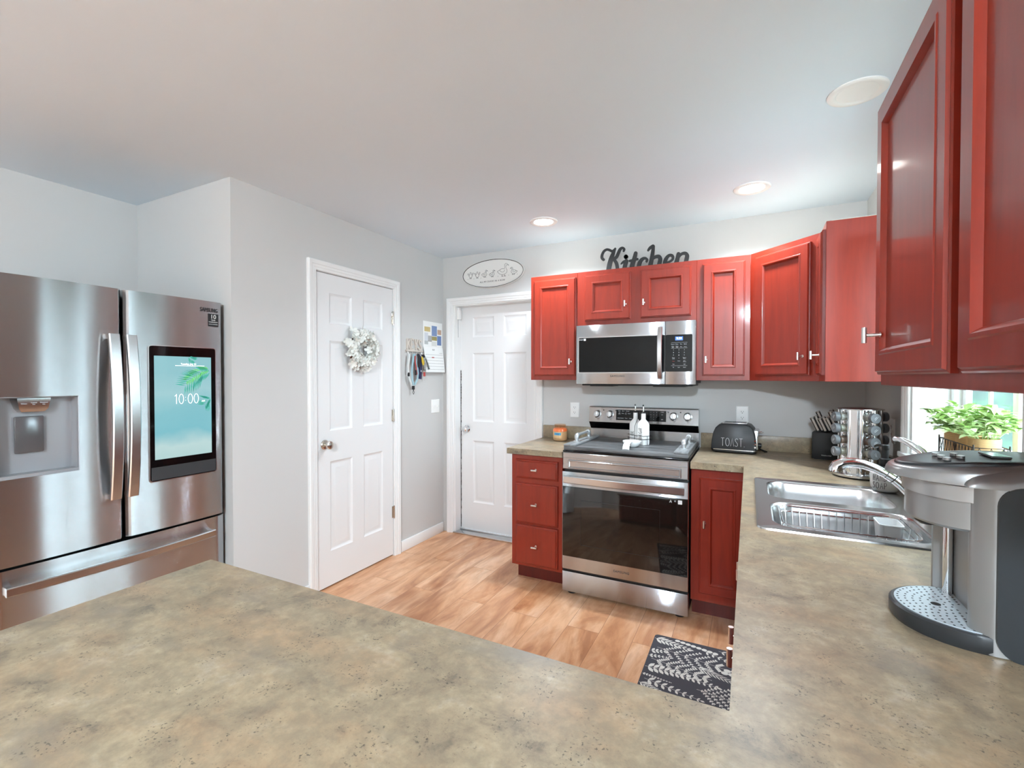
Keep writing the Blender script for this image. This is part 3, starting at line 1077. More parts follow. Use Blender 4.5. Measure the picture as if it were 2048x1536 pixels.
dr = None
bm = new(); prism(bm, door_plan(XM + 0.005, FW), z0, z1)
dr = obj('door', bm, M['steel'], fr, label='stainless right door with the lit screen', smooth=30)
sx0, sx1, sz0, sz1 = 0.532, 0.830, 0.893, 1.525
bm = new(); prism(bm, rrect(sx0 - 0.004, sx1 + 0.004, sz0 - 0.004, sz1 + 0.004, 0.014), -0.0015, 0.012, 'xz')
obj('screen_rim', bm, M['steel_h'], dr)
bm = new(); prism(bm, rrect(sx0, sx1, sz0, sz1, 0.011), -0.004, 0.01, 'xz')
sc = obj('screen', bm, M['black_gloss'], dr)
bm = new(); box(bm, 0.550, 0.808, -0.0046, -0.0036, 0.992, 1.479)
obj('display', bm, M['screen'], sc)
bm = new(); box(bm, sx0 + 0.003, sx1 - 0.003, -0.0055, -0.0035, sz0 + 0.004, 0.957, 0.0006, 1)
obj('speaker_bar', bm, M['charcoal'], sc)
bm = new()
stroke_text(bm, '10:00', 0.047, 0.78, 0.0011, lambda a, b: (0.690 + a, -0.0046, 1.273 + b), 0.2)
obj('clock_digits', bm, M['screenwhite'], sc, smooth=0)
bm = new()
font_text(bm, 'AM', 0.012, T((0.768, -0.0048, 1.258)), 0.0002)
obj('lettering', bm, M['screenwhite'], sc, smooth=0)
bm = new()
font_text(bm, 'Tuesday, July 23', 0.011, T((0.70, -0.0048, 1.443)), 0.0002)
obj('lettering', bm, M['screenwhite'], sc, smooth=0)
bm = new()
box(bm, 0.64, 0.775, -0.0049, -0.0046, 1.4335, 1.4355)
obj('rule_line', bm, M['screenwhite'], sc, smooth=0)


def frond(bm, pts, leaf, n, side=(1, -1)):
    P = [Vector(p) for p in pts]
    for i in range(n):
        t = (i + 0.5) / n * (len(P) - 1)
        k = min(int(t), len(P) - 2)
        p = P[k].lerp(P[k + 1], t - k)
        d = (P[k + 1] - P[k]).normalized()
        for s in side:
            nn = Vector((-d.y, d.x)) * s
            L = leaf * (0.55 + 0.45 * sin(pi * (i + 0.6) / n))
            tip = p + d * L * 0.75 + nn * L * 0.8
            w = (tip - p).normalized()
            ww = Vector((-w.y, w.x)) * 0.0035
            m_ = p.lerp(tip, 0.45)
            if tip.x > 0.8075:
                tip.x = 0.8075
            if m_.x > 0.803:
                continue
            tip.y = min(tip.y, 1.478)
            vs = [bm.verts.new((a.x, -0.00475, a.y)) for a in (p, m_ + ww, tip, m_ - ww)]
            try:
                bm.faces.new(vs)
            except ValueError:
                pass


bm = new(); frond(bm, [(0.806, 1.405), (0.77, 1.40), (0.73, 1.375), (0.68, 1.335)], 0.075, 15)
frond(bm, [(0.806, 1.27), (0.795, 1.265), (0.775, 1.24)], 0.055, 8)
frond(bm, [(0.70, 1.479), (0.71, 1.47), (0.725, 1.462)], 0.03, 5)
obj('palm_picture', bm, M['palm'], sc, smooth=0)
bm = new(); frond(bm, [(0.80, 1.418), (0.765, 1.412), (0.725, 1.388), (0.69, 1.362)], 0.042, 12)
obj('palm_picture', bm, M['palm2'], sc, smooth=0)
bm = new(); font_text(bm, 'SAMSUNG', 0.029, T((0.806, 0.0034, 1.722)) @ Matrix.Rotation(0.058, 4, 'Z'), 0.0016, 1.05, 0.66)
obj('lettering', bm, M['charcoal'], dr, smooth=0)
bm = new(); box(bm, 0.800, 0.852, 0.0032, 0.0110, 1.640, 1.705)
st = obj('sticker', bm, M['ink'], dr)
bm = new()
font_text(bm, '10', 0.030, T((0.826, 0.0030, 1.689)), 0.0002)
font_text(bm, 'YEAR', 0.009, T((0.826, 0.0030, 1.672)), 0.0002)
font_text(bm, 'WARRANTY', 0.0082, T((0.826, 0.0030, 1.662)), 0.0002)
font_text(bm, 'DIGITAL INVERTER', 0.0052, T((0.826, 0.0030, 1.651)), 0.0002)
obj('lettering', bm, M['plate'], st, smooth=0)


def bow_bar(parent, a, b, across, ends, mid, wid, thick, m, n=24, name='handle'):
    """flat bar from a to b (points in the xz plane), bowed out to -y; across = unit width direction"""
    a, b, across = Vector(a), Vector(b), Vector(across)
    rings = []
    for k in range(n + 1):
        t = k / n
        y = -(ends + (mid - ends) * (1 - (2 * t - 1) ** 2))
        p = a.lerp(b, t)
        c = Vector((p.x, y, p.z))
        h = wid / 2
        rings.append([c + across * (h - .004), c + across * h + Vector((0, .004, 0)), c + across * h + Vector((0, thick, 0)),
                      c - across * h + Vector((0, thick, 0)), c - across * h + Vector((0, .004, 0)), c - across * (h - .004)])
    bm = new()
    loft(bm, rings)
    d = (b - a).normalized()
    for e, s in ((a, 1), (b, -1)):
        c1 = e + d * 0.002 * s
        c2 = e + d * 0.022 * s
        q4 = []
        for c in (c1, c2):
            q4.append([(c + across * wid * 0.42 + Vector((0, -ends + thick * .5, 0))), (c - across * wid * 0.42 + Vector((0, -ends + thick * .5, 0))),
                       (c - across * wid * 0.42 + Vector((0, 0.012, 0))), (c + across * wid * 0.42 + Vector((0, 0.012, 0)))])
        loft(bm, q4)
    return obj(name, bm, m, parent, smooth=30)


bow_bar(dl, (0.388, 0, 1.566), (0.388, 0, 0.850), (1, 0, 0), 0.034, 0.062, 0.040, 0.016, M['steel_h'])
bow_bar(dr, (0.450 + 0.002, 0, 1.566), (0.452, 0, 0.850), (1, 0, 0), 0.034, 0.062, 0.040, 0.016, M['steel_h'])
bm = new(); prism(bm, door_plan(0, FW, 0.010), 0.055, 0.652)
fz = obj('freezer_drawer', bm, M['steel'], fr, smooth=30)
bow_bar(fz, (0.048, 0, 0.580), (0.808, 0, 0.580), (0, 0, 1), 0.034, 0.058, 0.034, 0.016, M['steel_h'])

# ------------------------------------------------------------------ microwave
mw = thing('microwave', 'stainless over the range microwave hung under the short cabinet', 'microwave', (-1.056, 3.06, 1.333), 0)
MWW, MWH = 0.764, 0.396
bm = new(); box(bm, 0.004, MWW - 0.004, 0.028, 0.399, 0.006, MWH - 0.0005, 0.002, 1)
obj('casing', bm, M['charcoal'], mw)
bm = new(); box(bm, 0.03, MWW - 0.02, 0.035, 0.39, -0.012, 0.007, 0.003); box(bm, 0.08, 0.24, 0.06, 0.2, -0.017, -0.011); box(bm, 0.50, 0.70, 0.06, 0.2, -0.017, -0.011)
obj('vent_grille', bm, M['black'], mw)
bm = new(); box(bm, 0, 0.5845, 0, 0.028, 0, MWH, 0.0025)
md = obj('door', bm, M['steel'], mw)
bm = new(); prism(bm, rrect(0.019, 0.5835, 0.078, 0.310, 0.004), -0.0012, 0.005, 'xz')
wg = obj('window', bm, M['black_gloss'], md)
bm = new(); prism(bm, rrect(0.013, 0.5838, 0.072, 0.316, 0.006), -0.0006, 0.003, 'xz')
obj('window_rim', bm, M['steel_h'], md)
bm = new(); font_text(bm, 'SAMSUNG', 0.019, T((0.283, -0.0002, 0.052)), 0.0006, 1.15)
obj('lettering', bm, M['charcoal'], md, smooth=0)
bm = new(); font_text(bm, 'SMART', 0.010, T((0.036, -0.0014, 0.298)), 0.0002); box(bm, 0.054, 0.068, -0.0016, -0.0012, 0.291, 0.305)
obj('sticker', bm, M['plate'], md, smooth=0)
bow_bar(md, (0.5555, 0, 0.360), (0.5555, 0, 0.036), (1, 0, 0), 0.024, 0.045, 0.030, 0.014, M['steel_h'])
bm = new(); box(bm, 0.5862, MWW, 0, 0.028, 0, MWH, 0.0025)
cp = obj('control_panel', bm, M['steel'], mw)
bm = new(); prism(bm, rrect(0.5875, 0.745, 0.080, 0.310, 0.008), -0.0012, 0.004, 'xz')
kp = obj('keypad', bm, M['black_gloss'], cp)
M['blue_lcd'] = mat('blue_display', srgb(40, 70, 130), 0.3, emit=srgb(60, 110, 200), estr=0.8)
bm = new(); box(bm, 0.645, 0.690, -0.0018, -0.0011, 0.274, 0.297)
lcd = obj('display', bm, M['blue_lcd'], kp)
bm = new(); font_text(bm, '9:59', 0.019, T((0.668, -0.0021, 0.2855)), 0.0002)
obj('lettering', bm, M['screenwhite'], lcd, smooth=0)
bm = new()
for r_, row in enumerate((('Popcorn', 'Potato', 'Pizza', 'Reheat'), ('Soften\nMelt', 'Frozen\nMeal', 'Plate', 'Drinks'))):
    for k, s in enumerate(row):
        font_text(bm, s, 0.0062, T((0.631 + 0.0245 * k, -0.0014, 0.250 - 0.016 * r_)), 0.0002)
for r_, row in enumerate(('123', '456', '789')):
    for k, s in enumerate(row):
        font_text(bm, s, 0.0095, T((0.635 + 0.032 * k, -0.0014, 0.215 - 0.0165 * r_)), 0.0002)
for s, x, z in (('Power\nLevel', .635, .163), ('0', .667, .163), ('Kitchen\nTimer', .700, .163), ('Clock', .667, .146), ('Start\n+30 sec', .700, .144), ('Vent', .635, .126), ('Light', .700, .126), ('My', .635, .107), ('Lock', .667, .107), ('Sound', .700, .107)):
    font_text(bm, s, 0.0062, T((x, -0.0014, z)), 0.0002)
for z in (0.260, 0.226, 0.117):
    box(bm, 0.621, 0.716, -0.0015, -0.0011, z - 0.0004, z + 0.0004)
obj('lettering', bm, M['paleprint'], kp, smooth=0)
M['redprint'] = mat('red_print', srgb(170, 60, 55), 0.5)
bm = new(); font_text(bm, 'Stop', 0.0075, T((0.635, -0.0014, 0.145)), 0.0002)
obj('lettering', bm, M['redprint'], kp, smooth=0)

# ------------------------------------------------------------------ range
rg = thing('range', 'stainless electric range with a black oven window between the base cabinets', 'range', (-1.055, 2.79, 0), 0)
RW = 0.756
bm = new(); box(bm, 0.002, RW - 0.002, 0.045, 0.655, 0.03, 0.905, 0.002, 1); box(bm, 0.002, RW - 0.002, 0.012, 0.05, 0.15, 0.17); box(bm, 0.01, RW - 0.01, 0.02, 0.05, 0.77, 0.81)
obj('oven_body', bm, M['black'], rg)
for x in (0.05, RW - 0.05):
    for y in (0.055, 0.60):
        bm = new(); lathe(bm, [(0.028, 0), (0.028, 0.008), (0.012, 0.010), (0.012, 0.031)], (x, y, 0), 18)
        obj('foot', bm, M['black'], rg)
bm = new(); box(bm, 0.0, RW, 0.008, 0.60, 0.9051, 0.916, 0.004)
obj('cooktop', bm, M['black_gloss'], rg)
# front control band with its pressed outline
bm = new()
rings_rect(bm, RW, 0.108, [(0, 0.045), (0, 0.006), (0.006, 0.0)], 0, 0.797, back=True)
rings_rect(bm, RW - 0.08, 0.052, [(0, -0.0003), (0.003, -0.004), (0.007, -0.004), (0.011, 0.0005), (0.012, 0.0006)], 0.04, 0.805)
box(bm, 0.002, RW - 0.002, -0.0002, 0.002, 0.8685, 0.8700)
for v in bm.verts:
    if v.co.z > 0.88:
        v.co.y += 0.006
obj('front_panel', bm, M['steel'], rg, smooth=25)
bm = new(); box(bm, 0.0, RW, 0.0, 0.044, 0.163, 0.783, 0.004)
od = obj('oven_door', bm, M['steel'], rg)
bm = new(); box(bm, 0.0035, RW - 0.0035, -0.0022, 0.01, 0.246, 0.690, 0.0015)
gl = obj('oven_window', bm, M['oven_glass'], od)
bm = new()
for x in (0.66, 0.684):
    font_text(bm, 'A' if x < 0.67 else '*', 0.022, T((x, -0.0026, 0.668)), 0.0002)
rr_ = rrect(0.700, 0.722, 0.657, 0.680, 0.002)
prism(bm, rr_, -0.0028, -0.0022, 'xz')
obj('sticker', bm, M['plate'], gl, smooth=0)
bm = new()
tube(bm, [(0.125, -0.0024, 0.33), (0.125, -0.0024, 0.61), (0.60, -0.0024, 0.61), (0.60, -0.0024, 0.33)], 0.0009, 4, closed=True)
obj('window_outline', bm, M['charcoal'], gl)
bm = new(); font_text(bm, 'SAMSUNG', 0.019, T((0.378, -0.0002, 0.205)), 0.0006, 1.15)
obj('lettering', bm, M['charcoal'], od, smooth=0)
bow_bar(od, (0.02, 0, 0.738), (RW - 0.02, 0, 0.738), (0, 0, 1), 0.034, 0.048, 0.044, 0.018, M['steel_h'])
bm = new(); box(bm, 0.0, RW, 0.002, 0.05, 0.020, 0.148, 0.004)
obj('storage_drawer', bm, M['steel'], rg)
# back guard
bm = new()
prism(bm, [(0.552, 1.052), (0.566, 1.157), (0.580, 1.164), (0.655, 1.164), (0.655, 0.916), (0.602, 0.916), (0.602, 1.001), (0.560, 1.047)], 0.0, RW, 'yz')
bgd = obj('back_guard', bm, M['steel'], rg, smooth=25)
bm = new()
prism(bm, [(0.553, 1.050), (0.557, 1.044), (0.600, 1.000), (0.6015, 1.012), (0.6015, 1.048)], 0.004, RW - 0.004, 'yz')
for v in bm.verts:
    v.co.y -= 0.002
obj('vent_band', bm, M['black_gloss'], bgd)
M['knob_steel'] = mat('range_knob_steel', (0.55, 0.55, 0.56, 1), 0.25, 1.0)
TILT = Matrix.Rotation(math.atan2(0.014, 0.105), 4, 'X') if False else Matrix.Rotation(-0.1326, 4, 'X')


def bgpt(x, z, off=0.0):
    return (x, 0.552 + (z - 1.052) * 0.1333 - off, z)


bm = new()
pp = [bgpt(a, b, o) for o in (0.0015, -0.004) for a, b in ((0.202, 1.070), (0.548, 1.070), (0.548, 1.144), (0.202, 1.144))]
loft(bm, [pp[:4], pp[4:]])
dsp = obj('touch_panel', bm, M['black_gloss'], bgd)
bm = new()
for s, x, z in (('Bake', .225, 1.135), ('Broil', .252, 1.135), ('Convect', .283, 1.135), ('Self\nClean', .225, 1.118), ('Warm', .25, 1.118), ('Air\nFry', .272, 1.118), ('Bread', .295, 1.118), ('Smart Control', .235, 1.085), ('Timer', .275, 1.085), ('Clock', .305, 1.085),
                ('1', .445, 1.132), ('2', .465, 1.132), ('3', .485, 1.132), ('4', .445, 1.116), ('5', .465, 1.116), ('6', .485, 1.116), ('7', .445, 1.1), ('8', .465, 1.1), ('9', .485, 1.1), ('0', .465, 1.084), ('START', .522, 1.135), ('SET', .522, 1.118), ('OFF', .522, 1.085)):
    font_text(bm, s, 0.0075, T(bgpt(x, z, 0.002)) @ TILT, 0.0002)
obj('lettering', bm, M['paleprint'], dsp, smooth=0)
for i, x in enumerate((0.063, 0.156, 0.597, 0.688)):
    c = bgpt(x, 1.108, 0)
    bm = new()
    lathe(bm, [(0.029, 0.0), (0.029, 0.004), (0.0235, 0.006), (0.022, 0.026), (0.019, 0.030), (0.0, 0.031)], (0, 0, 0), 28, 'y')
    bmesh.ops.scale(bm, vec=(1, -1, 1), verts=bm.verts[:])
    box(bm, -0.005, 0.005, -0.038, -0.028, -0.022, 0.022, 0.002)
    bmesh.ops.transform(bm, matrix=T(c) @ TILT, verts=bm.verts[:])
    kn = obj('knob', bm, M['knob_steel'], bgd)
    bm = new(); box(bm, -0.008, 0.008, -0.0315, -0.02, -0.0275, -0.016, 0.001)
    bmesh.ops.transform(bm, matrix=T(c) @ TILT, verts=bm.verts[:])
    obj('pointer', bm, M['black'], kn)
for x in (0.109, 0.028 + 0.17, 0.56, 0.642):
    bm = new()
    c = bgpt(x, 1.138, 0.0008); cyl(bm, c, (c[0], c[1] + .004, c[2]), 0.004, seg=12)
    obj('indicator', bm, M['black'], bgd)

# stove cover board with pipe handles
M['greywood'] = wood('weathered_grey_wood', srgb(128, 129, 130), srgb(52, 53, 54), 0.42, 0.1, 'x')
M['pipe'] = mat('silver_pipe', srgb(196, 198, 200), 0.3, 0.7)
cb = thing('stove_cover_board', 'dark grey wooden stove cover board with silver pipe handles on the range', 'stove cover', (-1.05, 2.802, 0.917), 0)
bm = new(); box(bm, 0.0, 0.746, 0, 0.54, 0.0, 0.024, 0.003)
for y in (0.13, 0.265, 0.40):
    box(bm, 0.08, 0.666, y - 0.001, y + 0.001, 0.0235, 0.0243)
obj('board', bm, M['greywood'], cb)
M['worn'] = wood('worn_grey_rail', srgb(160, 163, 164), srgb(96, 98, 100), 0.45, 0.1, 'y')
for x0 in (0.0, 0.668):
    bm = new(); box(bm, x0, x0 + 0.078, -0.004, 0.544, 0.0245, 0.036, 0.003)
    rail = obj('rail', bm, M['worn'], cb)
    xc = x0 + 0.039
    bm = new()
    for y, s in ((0.14, 1), (0.40, -1)):
        lathe(bm, [(0.026, 0.036), (0.026, 0.040), (0.012, 0.042), (0.011, 0.060)], (xc, y, 0), 20)
        tube(bm, [(xc, y, 0.055), (xc, y, 0.066), (xc, y + s * 0.004, 0.074), (xc, y + s * 0.012, 0.079), (xc, y + s * 0.024, 0.080)], [0.0125, 0.0145, 0.015, 0.0145, 0.0145], 14)
    cyl(bm, (xc, 0.16, 0.080), (xc, 0.38, 0.080), 0.0095, seg=14)
    obj('pipe_handle', bm, M['pipe'], cb)

# ------------------------------------------------------------------ sink, rack, faucet
sk = thing('sink', 'stainless double bowl sink set in the worktop below the window', 'sink', (0, 0, CT), 0)


def loop3(pts, z):
    return [(a, b, z) for a, b in pts]


SX0, SX1, SY0, SY1 = 0.024, 0.586, 1.665, 2.500
bowls = [(0.072, 0.492, 2.110, 2.455), (0.072, 0.492, 1.712, 2.056)]
bm = new()
edges = []
outer = [bm.verts.new(p) for p in loop3(rrect(SX0 + 0.008, SX1 - 0.008, SY0 + 0.008, SY1 - 0.008, 0.028, 6), 0.0035)]
for a, b in zip(outer, outer[1:] + outer[:1]):
    edges.append(bm.edges.new((a, b)))
for b_ in bowls:
    lp = [bm.verts.new(p) for p in loop3(rrect(*b_, 0.075, 8), 0.0035)]
    for a, b in zip(lp, lp[1:] + lp[:1]):
        edges.append(bm.edges.new((a, b)))
bmesh.ops.triangle_fill(bm, use_beauty=True, use_dissolve=False, edges=edges)
loft(bm, [loop3(rrect(SX0, SX1, SY0, SY1, 0.034, 6), 0.0002), loop3(rrect(SX0 + 0.002, SX1 - 0.002, SY0 + 0.002, SY1 - 0.002, 0.032, 6), 0.0055),
          loop3(rrect(SX0 + 0.008, SX1 - 0.008, SY0 + 0.008, SY1 - 0.008, 0.028, 6), 0.0035)], caps=False)
bmesh.ops.remove_doubles(bm, verts=bm.verts[:], dist=1e-5)
obj('rim', bm, M['steel_sink'], sk, smooth=30)
for b_ in bowls:
    bm = new()
    rings = []
    for ins, z in ((0, 0.0035), (0.003, 0.0015), (0.007, -0.006), (0.012, -0.05), (0.018, -0.13), (0.026, -0.155), (0.045, -0.168), (0.11, -0.173)):
        rings.append(loop3(rrect(b_[0] + ins, b_[1] - ins, b_[2] + ins, b_[3] - ins, max(0.075 - ins * 0.4, 0.03), 8), z))
    loft(bm, rings, caps=False)
    bm.faces.new([bm.verts.new(p) for p in rings[-1]])
    bmesh.ops.remove_doubles(bm, verts=bm.verts[:], dist=1e-5)
    bw = obj('bowl', bm, M['steel_sink'], sk, smooth=50)
    bm = new()
    lathe(bm, [(0.045, -0.1728), (0.043, -0.1705), (0.034, -0.1715), (0.03, -0.1725), (0, -0.1725)], ((b_[0] + b_[1]) / 2, (b_[2] + b_[3]) / 2, 0), 24)
    obj('drain', bm, M['chrome'], bw)

dk = thing('dish_rack', 'chrome wire dish rack standing in the near sink bowl', 'dish rack', (0.282, 1.884, CT - 0.1725), 0)
bm = new()
hx, hy = 0.180, 0.134
for z, s in ((0.1715, 1.0), (0.152, 0.985)):
    tube(bm, [(a * s, b * s, z) for a, b in rrect(-hx, hx, -hy, hy, 0.036, 4)], 0.0022, 6, closed=True)
obj('rim', bm, M['chrome'], dk)
bm = new()
for k in range(15):
    x = -hx + 0.02 + k * (2 * hx - 0.04) / 14
    yy = hy - (0.012 if 0 < k < 14 else 0.02)
    tube(bm, [(x, -yy, 0.1715), (x * 0.95, -yy + 0.02, 0.03), (x * 0.93, -yy + 0.035, 0.012), (x * 0.93, yy - 0.035, 0.012), (x * 0.95, yy - 0.02, 0.03), (x, yy, 0.1715)], 0.0014, 5)
for y in (-0.07, 0.0, 0.07):
    tube(bm, [(-hx + 0.003, y, 0.170), (-hx + 0.025, y, 0.012), (hx - 0.025, y, 0.012), (hx - 0.003, y, 0.170)], 0.0016, 5)
for y in (-0.07, 0.07):
    for x in (-0.12, 0.12):
        cyl(bm, (x, y, 0.0005), (x, y, 0.012), 0.003, seg=8)
obj('wires', bm, M['chrome'], dk)
M['milk'] = mat('milky_plastic', srgb(238, 239, 240), 0.35)
bm = new()
rg_ = []
for i, (s, z) in enumerate(((0.70, 0.0), (0.72, 0.002), (1.0, 0.152), (1.06, 0.153), (1.06, 0.157), (0.97, 0.157), (0.70, 0.006))):
    rg_.append([(a * s, b * s, z) for a, b in rrect(-0.032, 0.032, -0.046, 0.046, 0.012, 4)])
loft(bm, rg_)
cup = obj('utensil_cup', bm, M['milk'], loc=(0.416, 1.945, CT - 0.1725 + 0.0145), rotz=0)
tag(cup, 'white plastic utensil cup standing in the wire dish rack', 'cup')

fc = thing('faucet', 'chrome single lever pull out faucet behind the sink', 'faucet', (0.545, 2.085, CT + 0.0037), 0)
bm = new()
lathe(bm, [(0.034, 0), (0.034, 0.006), (0.027, 0.012), (0.026, 0.07), (0.027, 0.10), (0.030, 0.14), (0.029, 0.165), (0.022, 0.185), (0.0, 0.192)], (0, 0, 0), 32)
obj('body', bm, M['chrome'], fc)
bm = new()
tube(bm, [(-0.008, 0, 0.030), (-0.035, 0, 0.060), (-0.062, 0, 0.092), (-0.085, 0, 0.114)], [0.0155, 0.0155, 0.0155, 0.0155], 18)
tube(bm, [(-0.108, 0, 0.130), (-0.140, 0, 0.148), (-0.175, 0, 0.160), (-0.205, 0, 0.163), (-0.232, 0, 0.159), (-0.250, 0, 0.148), (-0.256, 0, 0.134), (-0.257, 0, 0.127)], [0.0150, 0.0160, 0.0172, 0.0185, 0.020, 0.022, 0.0235, 0.0225], 18)
tube(bm, [(-0.087, 0, 0.1155), (-0.106, 0, 0.1285)], [0.0165, 0.0162], 18)
spt = obj('spout', bm, M['chrome'], fc, smooth=50)
bm = new(); tube(bm, [(-0.0850, 0, 0.114), (-0.0875, 0, 0.116)], 0.0168, 18)
cyl(bm, (-0.257, 0, 0.1265), (-0.257, 0, 0.1285), 0.0195, seg=18)
obj('seal_ring', bm, M['black'], spt)
bm = new()
lv = [(0.012, 0.012, 0.168), (0.012, 0.02, 0.192), (-0.002, 0.04, 0.215), (-0.024, 0.065, 0.235), (-0.044, 0.085, 0.246), (-0.062, 0.10, 0.247)]
for s in (-1, 1):
    tube(bm, [(x - s * 0.010 * sin(pi * i / 5), y - s * 0.010 * sin(pi * i / 5), z) for i, (x, y, z) in enumerate(lv)], [0.009, 0.0085, 0.0075, 0.007, 0.0075, 0.009], 10)
tube(bm, [lv[0], (0.008, 0.015, 0.18), (0.004, 0.028, 0.2)], [0.02, 0.018, 0.012], 14)
obj('lever', bm, M['chrome'], fc, smooth=60)

# soap pump
sp_ = thing('soap_dispenser', 'white ceramic soap dispenser lettered HAND SOAP behind the sink', 'soap dispenser', (0.508, 2.435, CT + 0.0037), R(-33))
bm = new()
lathe(bm, [(0.0, 0.0), (0.030, 0.0), (0.043, 0.006), (0.049, 0.020), (0.0505, 0.040), (0.0505, 0.075), (0.048, 0.085), (0.042, 0.089), (0.0, 0.089)], (0, 0, 0), 36)
obj('bottle', bm, M['ceramic'], sp_, smooth=50)


def around(rad, off=0.0006):
    return lambda a, b, zc=0: (rad * sin(a / rad), -rad * cos(a / rad) - off, zc + b)


bm = new()
ar = around(0.0505)
stroke_text(bm, 'HAND', 0.025, 0.62, 0.0009, lambda a, b: ar(a, b, 0.061), 0.3)
stroke_text(bm, 'SOAP', 0.025, 0.62, 0.0009, lambda a, b: ar(a, b, 0.030), 0.3)
obj('lettering', bm, M['ink'], sp_)
bm = new()
lathe(bm, [(0.0, 0.0885), (0.043, 0.0885), (0.0435, 0.092), (0.0435, 0.103), (0.040, 0.106), (0.020, 0.107), (0.021, 0.110), (0.021, 0.136), (0.018, 0.138), (0.0115, 0.139), (0.0115, 0.172), (0.013, 0.174), (0.014, 0.192), (0.011, 0.195), (0, 0.195)], (0, 0, 0), 28)
tube(bm, [(0, 0, 0.186), (-0.02, 0.012, 0.188), (-0.042, 0.026, 0.185), (-0.05, 0.031, 0.179)], [0.007, 0.006, 0.005, 0.0045], 10)
obj('pump', bm, M['black'], sp_)

# ------------------------------------------------------------------ coffee maker
M['km_silver'] = mat('silver_grey_plastic', srgb(150, 149, 148), 0.30, 0.55)
M['km_band'] = mat('light_silver_band', srgb(170, 169, 168), 0.28, 0.6)
M['km_dark'] = mat('coffee_maker_black', srgb(44, 46, 48), 0.36)
M['km_panel'] = mat('side_tank_smoke', srgb(50, 54, 57), 0.22)
M['tray'] = mat('pale_blue_tray', srgb(196, 208, 214), 0.35, 0.3)
km = thing('coffee_maker', 'silver and black single cup coffee maker on the worktop in the right foreground', 'coffee maker', (0.49, 1.20, CT), 0)
X0 = -0.49      # world x -> local: x - 0.49 ; y - 1.20


def L(x, y):
    return (x - 0.49, y - 1.20)


def smooth_top(bm, plan, z0, z1, r, mi=0, n=5):
    """prism whose top edge is rounded by shrinking towards its centroid"""
    cx = sum(p[0] for p in plan) / len(plan)
    cy = sum(p[1] for p in plan) / len(plan)
    rings = [[(a, b, z0) for a, b in plan], [(a, b, z1 - r) for a, b in plan]]
    ext = max(max(abs(p[0] - cx), abs(p[1] - cy)) for p in plan)
    for k in range(1, n + 1):
        t = pi / 2 * k / n
        s = 1 - r * (1 - cos(t)) / ext
        rings.append([(cx + (a - cx) * s, cy + (b - cy) * s, z1 - r + r * sin(t)) for a, b in plan])
    loft(bm, rings, mi=mi)


body_plan = [L(*p) for p in ((0.618, 1.079), (0.379, 1.079), (0.372, 1.082), (0.353, 1.098), (0.351, 1.106), (0.352, 1.112), (0.376, 1.124), (0.376, 1.278), (0.352, 1.290), (0.351, 1.296), (0.354, 1.304), (0.372, 1.320), (0.380, 1.324), (0.618, 1.324))]
bm = new(); prism(bm, body_plan, 0.002, 0.290)
body = obj('body', bm, M['km_silver'], km, smooth=40)
# rounded hood over the body: cross sections that climb from the front to the back
bm = new()
secs = []
for x, zt, hw in ((0.3395, 0.2915, 0.121), (0.342, 0.2965, 0.1225), (0.350, 0.3045, 0.1235), (0.364, 0.3125, 0.124), (0.388, 0.3205, 0.124), (0.42, 0.3265, 0.124), (0.50, 0.3295, 0.124), (0.595, 0.328, 0.124), (0.612, 0.322, 0.122), (0.618, 0.310, 0.118)):
    zb = 0.288
    r = min(0.030, (zt - zb) * 0.98)
    sec = [(x - 0.49, -hw, zb), (x - 0.49, -hw, zt - r)]
    for k in range(1, 7):
        t = pi / 2 * k / 6
        sec.append((x - 0.49, -hw + r * (1 - cos(t)), zt - r + r * sin(t)))
    for k in range(0, 7):
        t = pi / 2 * (1 - k / 6)
        sec.append((x - 0.49, hw - r * (1 - cos(t)), zt - r + r * sin(t)))
    sec.append((x - 0.49, hw, zb))
    secs.append(sec)
loft(bm, secs)
obj('hood', bm, M['km_silver'], km, smooth=60)
# lid: a thin wedge over the brew head with a crisp lower edge
head = [L(a, b) for a, b in ellipse(0.376, 1.201, 0.124, 0.113, 34, 270, 90)]
lidp = [L(0.43, 1.088)] + head[1:-1] + [L(0.43, 1.314)]
bm = new()
prs = []
for s, z in ((0.985, 0.2868), (1.0, 0.2878), (1.0, 0.2905), (0.988, 0.2965), (0.965, 0.3015), (0.93, 0.3045), (0.88, 0.3065)):
    prs.append([(a + (1 - s) * 0.124 if a < -0.10 else a, b * s, z + (0.013 * min(max(0, (a + 0.238)) / 0.10, 1.5) if z > 0.292 else 0.0)) for a, b in lidp])
loft(bm, prs)
obj('lid', bm, M['km_silver'], km, smooth=60)
bm = new()
pad = [L(a, b) for a, b in ellipse(0.402, 1.201, 0.136, 0.083, 30, 268, 92)] + [L(0.606, 1.284), L(0.606, 1.118)]


def ZP(a):
    pts = ((-0.24, 0.3055), (-0.18, 0.3145), (-0.14, 0.3215), (-0.07, 0.3275), (0.0, 0.3305), (0.13, 0.3305))
    for (x0, y0), (x1, y1) in zip(pts, pts[1:]):
        if a <= x1:
            return y0 + (y1 - y0) * (max(a, x0) - x0) / (x1 - x0)
    return pts[-1][1]


